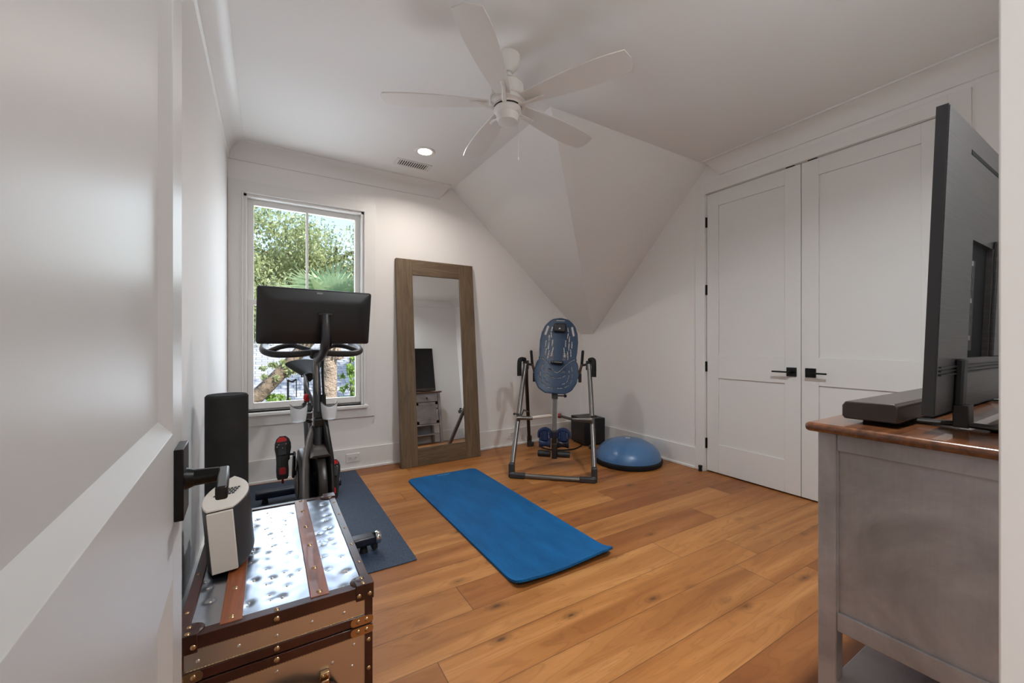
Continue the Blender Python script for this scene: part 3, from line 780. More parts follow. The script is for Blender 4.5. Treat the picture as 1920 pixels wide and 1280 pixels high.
def bed_plate(name, upper):
    b = B(); CELL = .0032; x0, z0 = -.215, -.28; nx, nz = int(.43 / CELL), int(.76 / CELL)
    grid = {}
    slots = SL if upper else TL
    def ok(x, z):
        if abs(x) > bedhalf(z): return False
        sm_ = seam(x)
        if upper and z < sm_ + .005: return False
        if not upper and z > sm_ - .005: return False
        return not any(near_seg(x, z, s) for s in slots)
    def vert(i, jz):
        if (i, jz) not in grid:
            x, z = x0 + i * CELL, z0 + jz * CELL
            y = .035 - .0 - .55 * 0 + (-.9 * x * x * 1.0) * -1 * 1.0    # slight dish: the sides come forward
            y = .02 - 1.1 * x * x + .02 * math.sin((z + .1) * 6)
            grid[(i, jz)] = b.bm.verts.new((x, y, z))
        return grid[(i, jz)]
    for i in range(nx):
        for jz in range(nz):
            x, z = x0 + (i + .5) * CELL, z0 + (jz + .5) * CELL
            if ok(x, z): b.face([vert(i, jz), vert(i + 1, jz), vert(i + 1, jz + 1), vert(i, jz + 1)])
    # pull rim vertices on the true outline
    for v in b.bm.verts:
        if v.is_boundary:
            h = bedhalf(v.co.z)
            if h and abs(abs(v.co.x) - h) < CELL * 1.3 and abs(v.co.x) > .02: v.co.x = math.copysign(h, v.co.x)
    bmesh.ops.transform(b.bm, matrix=bed, verts=b.bm.verts)
    o = b.out(name, 'tableblue', it, recalc=False, ang=60)
    m_ = o.modifiers.new('thick', 'SOLIDIFY'); m_.thickness = .012; m_.offset = 0
    return o
bp = bed_plate('backrest', True); sp_ = bed_plate('hip_rest', False)
# rims
def rim(b, zs, upper):
    pts = []
    for z in zs: pts.append((bedhalf(z), z))
    full = [(x, z) for x, z in pts] + [(-x, z) for x, z in reversed(pts)]
    P3 = [bed @ Vector((x, .02 - 1.1 * x * x + .02 * math.sin((z + .1) * 6), z)) for x, z in full]
    b.tube(P3, .0075, 8)
b = B(); rim(b, [.06 + i * .0138 for i in range(31)], True); b.out('rim', 'tableblue', bp)
b = B(); rim(b, [.035 - i * .0136 for i in range(23)], False); b.out('rim', 'tableblue', sp_)
def bx(b, c, d, m=bed): b.box((0, 0, 0), (1, 1, 1)) if False else bmesh.ops.create_cube(b.bm, size=1, matrix=m @ Matrix.Translation(Vector(c)) @ Matrix.Diagonal((d[0], d[1], d[2], 1)))
b = B(); bx(b, (0, -.005, .375), (.115, .04, .09)); b.out('head_pillow', 'blackplastic', it, bevel=.015, seg=4)
b = B(); b.prism([(-.012, 0), (.012, 0), (0, .014)], 0, .001, bed @ Matrix.Translation((0, -.0255, .358)) @ Matrix.Rotation(PI / 2, 4, 'X')); b.out('triangle_mark', 'white_plastic', it)
b = B(); bx(b, (0, .0, .03), (.12, .03, .032)); b.out('lumbar_pad', 'blackplastic', it, bevel=.014, seg=4)
b = B(); b.prism([(-.05, 0), (-.038, 0), (-.044, .007)], 0, .001, bed @ Matrix.Translation((0, -.0155, .027)) @ Matrix.Rotation(PI / 2, 4, 'X')); bx(b, (.008, -.0155, .0305), (.07, .0012, .004)); b.out('printed_mark', 'rubbertag', it)
# shaft and ankle clamps (follow the bed line downward and forward)
sh = Matrix.Translation(bed.translation) @ Matrix.Rotation(math.radians(-12), 4, 'X')
b = B(); bx(b, (-.018, .045, -.46), (.04, .022, .62), sh); b.out('adjustment_shaft', 'steel', it, bevel=.003)
b = B()
for i in range(22): bx(b, (-.018, .033, -.30 - i * .013), (.018, .003, .003), sh)
b.out('height_marks', 'blackplastic', it)
b = B(); p0 = sh @ Vector((-.01, .04, -.285)); b.tube([p0, p0 + Vector((.08, 0, 0))], .006, 10).ball(p0 + Vector((.09, 0, 0)), .016, seg=12); bx(b, (-.018, .04, -.29), (.055, .045, .05), sh); b.out('height_lock', 'blackplastic', it, bevel=.002)
# transverse bar at shaft
zt_ = .44
yt_ = -.02 - (PZ - .045 - zt_) * math.tan(math.radians(12)) + .03
def cx_(z): return (-.018, -.02 - (PZ - .045 - z) * math.tan(math.radians(12)) + .045, z)
q = Vector(cx_(.46))
B().cyl((-.335, -.335, .47), (-.20, -.29, .462), .021, .015).out('cross_bar', 'steel', it)
B().cyl((-.22, -.285, .462), (-.05, q.y - .03, .458), .015).out('cross_sleeve', 'cream_plastic', it)
B().cyl((.335, -.335, .47), (.16, -.27, .46), .024, .014).cyl((.16, -.27, .46), (.03, q.y - .03, .458), .0125).out('cross_bar', 'steel', it)
B().cyl((.015, q.y - .03, .458), (.045, q.y - .03, .458), .022).out('red_collar', 'darkred', it)
B().cyl((-.07, q.y - .03, .458), (-.05, q.y - .03, .458), .020).out('brown_collar', 'brass', it)
zz0 = .285
ax = Vector(cx_(zz0)); 
B().cyl(ax + Vector((-.155, -.03, .0)), ax + Vector((.135, -.03, .0)), .008, seg=12).out('ankle_axle', 'chrome', it)
b = B(); b.box((ax.x, ax.y - .02, .24), (.045, .05, .16)); b.box((ax.x + .005, ax.y - .04, .14), (.05, .05, .14)); b.out('ankle_bracket', 'steel_dark', it, bevel=.006)
for sx in (-1, 1):
    cxx = ax.x + sx * .085
    for (zc, r_, s_) in ((.295, .05, 1), ):
        arc = [(cxx - .055, ax.y - .03, zc - .035), (cxx - .05, ax.y - .03, zc + .02), (cxx, ax.y - .03, zc + .045), (cxx + .05, ax.y - .03, zc + .02), (cxx + .055, ax.y - .03, zc - .035)]
        B().tube(arc, .016, 10, smooth=5, flat=(1, 2.2)).out('heel_cup', 'cushblue', it)
    B().cyl((cxx, ax.y - .05, zc - .05), (cxx, ax.y - .05, zc + .035), .038, .032, 18).out('heel_pad', 'cushblue', it)
    # front instep pads: saddle shapes
    b = B(); rings = []
    for u in range(9):
        t_ = -1 + u / 4; r_ = .034 + .014 * t_ * t_
        rings.append([(cxx + t_ * .052, ax.y - .04 + r_ * math.cos(a_), .212 + r_ * math.sin(a_)) for a_ in [2 * PI * q_ / 18 for q_ in range(18)]])
    b.loft(rings); b.out('ankle_cushion', 'cushblue' if sx < 0 else 'navy', it, bevel=.004)
    b = B().cyl((ax.x + sx * .03, ax.y - .06, .115), (ax.x + sx * .148, ax.y - .06, .115), .030, .030, 22); b.out('foot_roller', 'blackplastic', it, bevel=.008, seg=3)

# ------------------------------------------------------------------ foam roller
b = B().lathe([(0, 0), (.072, 0), (.0765, .006), (.0765, .905), (.070, .913), (.0, .911)], seg=48)
tag(b.out('foam_roller', 'foam'), 'tall black foam roller standing upright between wall and trunk', 'foam roller').location = (-.148, 2.095, 0.0075)

# ------------------------------------------------------------------ exercise bike
bk = thing('exercise_bike', 'dark exercise bike with its screen back towards the doorway, before the window', 'exercise bike', (.225, 2.78, .0068), math.radians(2.2))
# local: y- = front of the bike (towards the doorway), x to the right of the photo
F_ = -.50; R_ = .57
b = B(); b.box((0, F_, .065), (.52, .075, .05)); b.out('front_stabilizer', 'navy', bk, bevel=.015, seg=4)
for sx in (-1, 1):
    w_ = B().lathe([(.012, -.014), (.03, -.014), (.034, -.008), (.034, .008), (.03, .014), (.012, .014)], (sx * .272, F_ - .005, .066), (1, 0, 0), 28).out('transport_wheel', 'chrome', bk)
    B().box((sx * .255, F_, .04), (.03, .05, .06)).out('wheel_mount', 'blackplastic', bk, bevel=.006)
    B().cyl((sx * .2, F_, 0), (sx * .2, F_, .045), .022, .014).out('levelling_foot', 'rubber', bk)
    B().cyl((sx * .22, R_, 0), (sx * .22, R_, .045), .022, .014).out('levelling_foot', 'rubber', bk)
b = B(); b.box((0, R_, .065), (.56, .075, .05)); b.out('rear_stabilizer', 'navy', bk, bevel=.012, seg=4)
b = B(); b.tube([(0, F_, .075), (0, -.2, .085), (0, .15, .085), (0, R_, .075)], .03, 12, smooth=4, flat=(.7, 1.1)); b.out('base_beam', 'blackplastic', bk)
# flywheel + guards
b = B().lathe([(.0, -.018), (.06, -.018), (.07, -.009), (.19, -.009), (.198, -.02), (.222, -.02), (.225, -.012), (.225, .012), (.222, .02), (.198, .02), (.19, .009), (.07, .009), (.06, .018), (.0, .018)], (0.005, -.26, .335), (1, 0, 0), 64)
b.out('flywheel', 'steel_dark', bk)
b = B(); pts = [(-.052, -.26 + .255 * math.cos(a), .335 + .25 * math.sin(a)) for a in [math.radians(q) for q in range(-50, 120, 10)]]
# front fork: two curved legs from the head down to the front foot
B().tube([(-.018, -.30, .66), (-.045, -.34, .60), (-.066, -.38, .50), (-.072, -.42, .36), (-.07, -.46, .2), (-.06, -.5, .09)], [.02, .017], 12, smooth=5, flat=(1.5, .7)).out('left_fork', 'greysilver', bk)
B().tube([(.018, -.30, .66), (.036, -.34, .60), (.046, -.38, .50), (.048, -.42, .36), (.044, -.46, .2), (.04, -.5, .09)], [.02, .017], 12, smooth=5, flat=(1.5, .7)).out('right_fork', 'steel_dark', bk)
# shroud over the wheel (sweat guard)
b = B(); rings = []
for u in range(9):
    a = math.radians(-5 + u * 14); r_ = .245
    y, z = -.26 - r_ * math.cos(a), .335 + r_ * math.sin(a); hw = .050 - .006 * abs(u - 4)
    rings.append([(-hw, y, z), (-hw * .7, y - .015 * math.cos(a), z + .015 * math.sin(a)), (hw * .7, y - .015 * math.cos(a), z + .015 * math.sin(a)), (hw, y, z), (hw * .7, y + .006, z - .004), (-hw * .7, y + .006, z - .004)])
b.loft(rings[4:]); b.out('sweat_guard', 'greysilver', bk)
# drive side shroud (belt cover), left in the photo
b = B(); ov = []
for q in range(36):
    a = 2 * PI * q / 36; ov.append((-.06 + (.30 if math.cos(a) < 0 else .19) * math.cos(a), .31 + .19 * math.sin(a) * (1 if math.cos(a) < .2 else .75)))
mt_ = Matrix(((0, 0, 1, 0), (1, 0, 0, 0), (0, 1, 0, 0), (0, 0, 0, 1)))
b.prism(ov, -.075, -.03, mt_); b.out('belt_cover', 'darkplastic', bk, bevel=.015, seg=4)
b = B(); b.lathe([(.0, 0), (.11, 0), (.115, .004), (.10, .008), (0, .008)], (-.075, -.02, .31), (-1, 0, 0), 40).out('cover_disc', 'steel_dark', bk)
# main frame
B().tube([(0, -.30, .66), (0, -.18, .56), (0, .02, .42), (0, .2, .3), (0, .42, .12), (0, R_, .08)], .032, 14, smooth=5, flat=(1.25, .8)).out('main_frame', 'darkplastic', bk)
B().tube([(0, .02, .40), (0, .10, .56), (0, .17, .72)], .03, 14, smooth=4, flat=(1.1, .8)).out('seat_tube', 'darkplastic', bk)
B().cyl((-.0, .155, .66), (-.0, .215, .93), .018, .016, 18).out('seat_post', 'steel_dark', bk)
B().box((0, .16, .715), (.06, .07, .06), (-.2, 0, 0)).cyl((-.03, .15, .71), (-.075, .14, .70), .008).out('seat_post_clamp', 'blackplastic', bk, bevel=.01)
# head post
B().tube([(0, -.335, .56), (0, -.315, .70), (0, -.285, .84), (0, -.262, .965)], [.026, .019], 14, smooth=4, flat=(1, 1.0)).out('head_tube', 'darkplastic', bk)
B().cyl((0.0, -.29, .84), (0.0, -.245, 1.09), .016, .016, 16).out('handlebar_post', 'steel', bk)
B().box((0.004, -.325, .70), (.055, .06, .05), (.15, 0, 0)).cyl((-.03, -.32, .70), (-.062, -.335, .715), .009).out('post_clamp', 'blackplastic', bk, bevel=.008)
B().lathe([(0, 0), (.012, 0), (.017, .012), (.017, .03), (.010, .04), (0, .04)], (-.04, -.17, .80), (0, -.3, 1), 20).out('resistance_knob', 'red', bk)
B().tube([(-.01, -.25, .78), (-.04, -.12, .88), (-.015, .1, .94)], .011, 10).out('top_strut', 'darkplastic', bk)
# handlebars
zb = 1.082
b = B(); b.tube([(0, -.245, zb), (-.10, -.25, zb - .012), (-.20, -.25, zb - .012), (-.25, -.20, zb + .005), (-.25, -.08, zb + .03), (-.235, .0, zb + .045)], .0175, 14, smooth=6)
b.tube([(0, -.245, zb), (.10, -.25, zb - .012), (.20, -.25, zb - .012), (.25, -.20, zb + .005), (.25, -.08, zb + .03), (.235, .0, zb + .045)], .0175, 14, smooth=6)
b.tube([(-.235, -.225, zb + .0), (-.17, -.19, zb + .028), (-.11, -.17, zb + .035), (-.06, -.20, zb + .02), (0, -.235, zb + .0)], .014, 12, smooth=5)
b.tube([(.235, -.225, zb + .0), (.17, -.19, zb + .028), (.11, -.17, zb + .035), (.06, -.20, zb + .02), (0, -.235, zb + .0)], .014, 12, smooth=5)
b.out('handlebar', 'darkplastic', bk)
B().box((0, -.245, zb - .01), (.07, .07, .055), (.2, 0, 0)).out('handlebar_stem', 'blackplastic', bk, bevel=.014)
# saddle: nose to the front
b = B(); rings = []
for u in range(11):
    t_ = u / 10; y = .02 + .28 * t_; hw = .026 + .085 * (max(0, (t_ - .2) / .8)) ** 1.05 + .008 * t_; zc = .925 + .065 * t_ ** 1.5
    hh = .022 + .012 * t_
    ring = []
    for q in range(16):
        a = 2 * PI * q / 16; ring.append((hw * math.cos(a), y, zc + hh * (math.sin(a) if math.sin(a) > 0 else 1.6 * math.sin(a) * (1 - .5 * abs(math.cos(a))))))
    rings.append(ring)
b.loft(rings)
sd = b.out('saddle', 'rubber', bk, bevel=.004)
B().tube([(-.03, .06, .925), (-.03, .25, .93)], .005, 8).tube([(.03, .06, .925), (.03, .25, .93)], .005, 8).box((0, .2, .925), (.07, .05, .03)).out('saddle_rails', 'steel_dark', sd)
# bottle holders
for sx, ox in ((-1, .098), (1, .05)):
    b = B(); rings = []
    for u in range(7):
        z = .717 - .0 + u * .012; rr_ = .033 + .009 * math.sin(u / 6 * PI / 2)
        ring = []
        for q in range(25):
            a = PI * .96 + (PI * 1.08) * q / 24
            dz = .022 * abs(math.cos(a)) ** 2 * (u / 6)
            ring.append((sx * ox + rr_ * math.cos(a), -.36 + rr_ * math.sin(a) * .9, z + dz))
        rings.append(ring)
    b.loft(rings, cap=False, closed_ring=False)
    b.lathe([(0, 0), (.026, .0), (.033, .004)], (sx * ox, -.36, .713), (0, 0, 1), 24)
    c_ = b.out('bottle_holder', 'cup', bk, recalc=False, label='clear frosted plastic bottle holder')
    m_ = c_.modifiers.new('thick', 'SOLIDIFY'); m_.thickness = .003
    B().tube([(sx * ox + .043 * math.cos(a), -.36 + .038 * math.sin(a), .789 + .022 * abs(math.cos(a)) ** 2) for a in [PI * .96 + PI * 1.08 * q / 24 for q in range(25)]], .0016, 6).out('holder_rim', 'blackplastic', c_)
    B().box((sx * (ox - .04), -.345, .74), (.05, .02, .03)).out('holder_bracket', 'blackplastic', c_)
# screen
scr = Matrix.Translation((-.018, -.43, 1.268)) @ Matrix.Rotation(math.radians(3.5), 4, 'Z') @ Matrix.Rotation(math.radians(11), 4, 'X')   # back faces -y
SW_, SH_ = .272, .143
b = B()
def rr(w2, h2, y, r=.012): return [scr @ Vector((x, y, z)) for x, z in rrect(w2, h2, r)]
b.loft([rr(SW_, SH_, .012), rr(SW_, SH_, -.002), rr(SW_ - .006, SH_ - .006, -.010), rr(SW_ - .035, SH_ - .045, -.026, .03), rr(SW_ - .075, SH_ - .065, -.030, .03)])
sc_ = b.out('screen', 'blackplastic', bk, ang=28)
b = B(); b.loft([rr(SW_ - .008, SH_ - .008, .0125), rr(SW_ - .008, SH_ - .008, .014)]); b.out('display_glass', 'screen', sc_)
b = B(); bx(b, (.005, -.0145, SH_ - .018), (.028, .004, .009), scr); b.out('emblem', 'rubbertag', sc_, bevel=.002)
b = B()
for q in range(16): bx(b, (-SW_ + .0, .002, -.12 + q * .008), (.003, .008, .003), scr)
b.out('side_vents', 'darkplastic', sc_)
b = B(); bx(b, (.03, -.040, .02), (.072, .012, .014), scr); bx(b, (.03, -.036, .0), (.045, .01, .05), scr); b.out('screen_bracket', 'steel_dark', bk, bevel=.003)
s1 = scr @ Vector((.03, -.045, .015))
B().tube([s1, s1 + Vector((0.0, -.014, -.06)), s1 + Vector((-.002, -.004, -.15)), Vector((.012, -.40, 1.075)), Vector((.004, -.32, 1.045)), Vector((0, -.27, 1.06))], .021, 14, smooth=6, flat=(1, 1)).out('screen_arm', 'darkplastic', bk)
B().tube([scr @ Vector((.06, -.03, -.09)), Vector((.05, -.40, 1.12)), Vector((.03, -.33, 1.10)), Vector((.025, -.30, .98)), Vector((.03, -.33, .80)), Vector((.04, -.37, .66)), Vector((.05, -.37, .5)), Vector((.055, -.33, .38))], .0065, 8, smooth=6).out('cable', 'rubber', bk)
B().tube([Vector((.03, -.29, .84)), Vector((.03, -.33, .74)), Vector((.04, -.38, .62)), Vector((.055, -.40, .50)), Vector((.060, -.38, .38)), Vector((.05, -.40, .34))], .014, 10, smooth=6).out('side_tube', 'blackplastic', bk)
# cranks and pedals
CZ_, CYc = .355, -.03
B().cyl((-.095, CYc, CZ_), (.095, CYc, CZ_), .016).out('crank_axle', 'steel_dark', bk)
dl = Vector((0, -.085, .135)); 
B().tube([Vector((-.095, CYc, CZ_)) - dl * .15, Vector((-.098, CYc, CZ_)) + dl], .013, 10, flat=(1.5, .7)).out('crank_arm', 'blackplastic', bk)
B().tube([Vector((.095, CYc, CZ_)) + dl * .15, Vector((.098, CYc, CZ_)) - dl], .013, 10, flat=(1.5, .7)).out('crank_arm', 'blackplastic', bk)
pL = Vector((-.098, CYc, CZ_)) + dl; pR_ = Vector((.098, CYc, CZ_)) - dl
for pp, sx in ((pL, -1), (pR_, 1)):
    B().cyl(pp, pp + Vector((sx * .085, 0, 0)), .007).box(pp + Vector((sx * .05, -.0, 0)), (.055, .022, .06)).out('pedal', 'blackplastic', bk, bevel=.005)
wl = Matrix.Translation(bk.location) @ bk.rotation_euler.to_matrix().to_4x4()
# cycling shoes clipped on the pedals, soles towards the doorway
def shoe(lab, at, mirror, rz, rx):
    t = thing('cycling_shoe', lab, 'shoe', wl @ at, rz, group=None, rx=rx)
    t.scale = (.94, .86, .86)
    # local: z = toe up, y- = sole side
    outl = [(-.136, .026), (-.12, .032), (-.08, .034), (-.03, .032), (.02, .038), (.06, .045), (.095, .044), (.125, .034), (.143, .016)]
    def ring(k, y, sh_=0):
        r_ = [(mirror * (w * k + (.004 if z > 0 else 0)), y, z * (1 - .04 * sh_)) for z, w in outl]
        l_ = [(mirror * (-w * k * .95 + (.004 if z > 0 else 0)), y, z * (1 - .04 * sh_)) for z, w in reversed(outl)]
        return r_ + l_
    B().loft([ring(.9, -.006), ring(1.0, 0), ring(1.0, .010), ring(.97, .014)]).out('sole', 'blackplastic', t, bevel=.002)
    up = B(); rings = []
    prof = [(.014, 1.0), (.03, .98), (.05, .86), (.062, .66)]
    for y, k in prof:
        rings.append([(x, y * (1 if z < .02 else max(.38, 1 - (z - .02) * 5.2)), z) for x, _, z in ring(k, 0)])
    up.loft(rings); u_ = up.out('upper', 'blackplastic', t, ang=50)
    B().prism(rrect(.017, .022, .008), -.001, .004, Matrix.Translation((0, -.006, -.082)) @ Matrix.Rotation(PI / 2, 4, 'X')).out('heel_pad', 'red', t)
    B().loft([[(-.028, -.0075, .105), (.022, -.0075, .108), (.026, -.0075, .122), (.008, -.0075, .138), (-.012, -.0075, .136), (-.024, -.0075, .122)], [(-.026, .0, .105), (.022, .0, .108), (.026, .0, .122), (.008, .0, .138), (-.012, .0, .136), (-.024, .0, .122)]]).out('toe_pad', 'red', t)
    cl = B().box((.002, -.014, .055), (.05, .016, .075)).out('cleat', 'darkplastic', t, bevel=.006)
    b = B()
    for x, z in ((-.018, .088), (.02, .09), (.002, .066), (-.026, .075)): b.ball((x, -.0215, z), .0042, seg=8)
    b.out('bolts', 'chrome', cl)
    B().box((0, -.004, -.145), (.012, .004, .034), (.2, 0, 0)).out('pull_tab', 'darkred', t)
    B().tube([(-.004, -.007, .03), (-.012, -.008, -.01), (-.010, -.008, -.05)], .003, 6, smooth=3).out('sole_groove', 'darkplastic', t)
    return t
shoe('black cycling shoe with red heel pad on the left pedal, sole to the doorway', pL + Vector((-.062, -.018, -.012)), 1, math.radians(4), math.radians(-10))
shoe('black cycling shoe with red patches on the lower right pedal, behind the trunk', pR_ + Vector((.04, -.03, .04)), -1, math.radians(-14), math.radians(-22))

# ------------------------------------------------------------------ trunk
TX0, TX1, TY0, TY1, TZ = -.182, .252, 1.19, 1.985, .45
tr = thing('storage_trunk', 'aluminium travel trunk with leather edges, wood straps and brass studs', 'trunk', ((TX0 + TX1) / 2, (TY0 + TY1) / 2, 0))
SZ = .346
body = B().bb(TX0, TX1, TY0, TY1, .012, SZ - .002).out('body', 'alu_side', tr, world=True)
lid = B().bb(TX0, TX1, TY0, TY1, SZ + .002, TZ - .009).out('lid', 'alu_side', tr, world=True)
rng = random.Random(3); NAILS = []
for x in [TX0 + .04 + q * .048 for q in range(9)]:
    for y in [TY0 + .05 + q * .052 for q in range(14)]:
        xx, yy = x + rng.uniform(-.016, .016), y + rng.uniform(-.02, .02)
        if any(a - .008 < xx < a + .054 for a in (-.100, .098)) or xx > TX1 - .03 or rng.random() < .12: continue
        NAILS.append((xx, yy, rng.uniform(.6, 1.3)))
b = B(); GX, GY = 130, 230; x0, x1, y0, y1 = TX0 + .018, TX1 - .018, TY0 + .018, TY1 - .018
from mathutils import noise as mn
grid = [[0.0] * (GX + 1) for _ in range(GY + 1)]
for jj in range(GY + 1):
    for ii in range(GX + 1):
        x, y = x0 + (x1 - x0) * ii / GX, y0 + (y1 - y0) * jj / GY
        grid[jj][ii] = TZ + .0005 + .0016 * mn.noise((x * 9, y * 7, 3)) + .0006 * mn.noise((x * 30, y * 22, 8))
for nx_, ny_, k_ in NAILS:
    for jj in range(max(0, int((ny_ - .03 - y0) / (y1 - y0) * GY)), min(GY, int((ny_ + .03 - y0) / (y1 - y0) * GY) + 1) + 1):
        for ii in range(max(0, int((nx_ - .03 - x0) / (x1 - x0) * GX)), min(GX, int((nx_ + .03 - x0) / (x1 - x0) * GX) + 1) + 1):
            x, y = x0 + (x1 - x0) * ii / GX, y0 + (y1 - y0) * jj / GY
            grid[jj][ii] -= .0017 * k_ * math.exp(-((x - nx_) ** 2 + (y - ny_) ** 2) / (2 * .0085 ** 2))
vv = [[b.bm.verts.new((x0 + (x1 - x0) * ii / GX, y0 + (y1 - y0) * jj / GY, grid[jj][ii])) for ii in range(GX + 1)] for jj in range(GY + 1)]
for jj in range(GY):
    for ii in range(GX): b.face([vv[jj][ii], vv[jj][ii + 1], vv[jj + 1][ii + 1], vv[jj + 1][ii]])
b.out('top_sheet', 'alu_top', lid, world=True, label='dimpled aluminium sheet', recalc=False)
for x0 in (-.100, .098):
    o = B().bb(x0, x0 + .046, TY0 + .012, TY1 - .01, TZ, TZ + .006).out('wood_strap', 'strapwood', tr, bevel=.0015, world=True)
L_ = .003
def lstrip(x0, x1, y0, y1, z0, z1, nm='leather_edge'): return B().bb(x0, x1, y0, y1, z0, z1).out(nm, 'leather', tr, bevel=.0015, world=True)
# top rim
lstrip(TX0 - L_, TX1 + L_, TY0 - L_, TY0 + .026, TZ - .028, TZ + .004)
lstrip(TX0 - L_, TX1 + L_, TY1 - .02, TY1 + L_, TZ - .028, TZ + .004)
lstrip(TX0 - L_, TX0 + .022, TY0 + .026, TY1 - .02, TZ - .028, TZ + .004)
lstrip(TX1 - .022, TX1 + L_, TY0 + .026, TY1 - .02, TZ - .028, TZ + .004)
# seam strips, lid and body
for z0, z1 in ((SZ + .002, SZ + .026), (SZ - .026, SZ - .002), (.008, .034)):
    lstrip(TX0 - L_, TX1 + L_, TY0 - L_, TY0 + .001, z0, z1); lstrip(TX1 - .001, TX1 + L_, TY0 + .001, TY1 + L_, z0, z1)
    lstrip(TX0 - L_, TX0 + .001, TY0 + .001, TY1 + L_, z0, z1)
for x0, x1 in ((TX0 - L_, TX0 + .016), (TX1 - .018, TX1 + L_)):
    lstrip(x0, x1, TY0 - L_ - .0005, TY0 + .01, .034, SZ - .026); lstrip(x0, x1, TY0 - L_ - .0005, TY0 + .01, SZ + .026, TZ - .028)
    lstrip(x0, x1, TY1 - .02, TY1 + L_ + .0005, .034, SZ - .026)
B().bb(TX1 - .001, TX1 + .0035, TY0 + .01, TY0 + .03, .034, TZ - .028).out('leather_edge', 'leather', tr, bevel=.001, world=True)
# stitching on the front
b = B()
for z in (TZ - .030, SZ + .0285, SZ - .0285):
    x = TX0 + .02
    while x < TX1 - .022: b.bb(x, x + .0045, TY0 - .0015, TY0 + .0005, z - .0004, z + .0004); x += .0068
for xx in (TX1 - .0195,):
    z = .04
    while z < TZ - .04: b.bb(xx - .0004, xx + .0004, TY0 - .0015, TY0 + .0005, z, z + .0045); z += .0068
b.out('stitching', 'stitch', tr, world=True)
# corner caps
def cap(x, y, sx, sy):
    b = B(); R = .038
    b.box((x, y, TZ - .012), (R * 1.25, R * 1.25, .044)); b.ball((x + sx * -.008, y + sy * -.008, TZ + .004), .028, (1, 1, .25), 14)
    b.out('corner_cap', 'leather', tr, bevel=.006, seg=3, world=True)
for sx, x in ((-1, TX0 + .018), (1, TX1 - .018)):
    for sy, y in ((-1, TY0 + .018), (1, TY1 - .014)): cap(x, y, sx, sy)
# brass hinges plates at the seam corners
for sgn, x in ((-1, TX0 + .022), (1, TX1 - .026)):
    for z in (SZ + .014, SZ - .014):
        b = B(); b.prism(rrect(.030, .0115, .010), 0, .002, Matrix.Translation((x, TY0 - .0035, z)) @ Matrix.Rotation(PI / 2, 4, 'X'))
        b.out('brass_plate', 'brass', tr, world=True)
# studs
stud = None
def put_stud(p, ax='z', r=.0062):
    global stud
    if stud is None:
        stud = B().lathe([(0, .0032), (.003, .0028), (.0052, .0014), (.0062, 0), (0, 0)], seg=14).out('stud', 'brass', tr)
        s_ = stud
    else:
        s_ = stud.copy(); COL.objects.link(s_); s_.parent = tr
    s_.location = Vector(p) - tr.location
    s_.rotation_euler = {'z': (0, 0, 0), 'y': (PI / 2, 0, 0), 'x': (0, PI / 2, 0)}[ax]; s_.scale = (r / .0062,) * 3
for x0 in (-.077, .121):
    for y in (1.222, 1.36, 1.52, 1.68, 1.84, 1.965): put_stud((x0, y, TZ + .006 if y > 1.22 else TZ + .006), 'z', .0075)
for x in (-.03, ): put_stud((.02, TY0 + .008, TZ + .004)); 
put_stud((.02, TY0 - L_, TZ - .014), 'y', .007)
for z in (SZ + .014, SZ - .014): put_stud((.02, TY0 - L_, z), 'y', .007)
for y in (1.33, 1.46, 1.6, 1.74, 1.88): put_stud((TX1 - .008, y, TZ + .004), 'z', .005)
for y in (1.3, 1.5, 1.7, 1.9): put_stud((TX0 + .008, y, TZ + .004), 'z', .005)
for x in (TX0 + .006, TX0 + .034, TX1 - .034, TX1 - .006): put_stud((x, TY0 - .0085, TZ - .018), 'y', .006)
for x in (TX0 + .022, TX1 - .022): put_stud((x, TY0 + .004, TZ + .010), 'z', .006); put_stud((x, TY0 + .03, TZ + .010), 'z', .006)
for x in (TX0 + .01, TX0 + .034, TX1 - .036, TX1 - .014):
    for z in (SZ + .014, SZ - .014): put_stud((x, TY0 - .0055, z), 'y', .006)
for z in (.3, .22, .12): put_stud((TX1 - .008, TY0 - .0035, z), 'y', .006)
# little nails set in the front sheet
b = B()
for q, (x, z) in enumerate([(-.14, .392), (-.06, .397), (.02, .392), (.10, .398), (.18, .395), (-.14, .30), (-.06, .295), (.02, .30), (.205, .298), (.15, .27), (-.12, .23), (-.02, .25), (.2, .24), (.16, .2), (.2, .17), (-.08, .18)]):
    b.ball((x, TY0 - .0005, z), .0045, (1, .5, 1), 10)
b.out('sheet_nails', 'alu_side', tr, world=True)
b = B()
for xx, yy, k_ in NAILS: b.ball((xx, yy, TZ - .0012), .004, (1, 1, .4), 8)
b.out('top_nails', 'alu_side', lid, world=True)
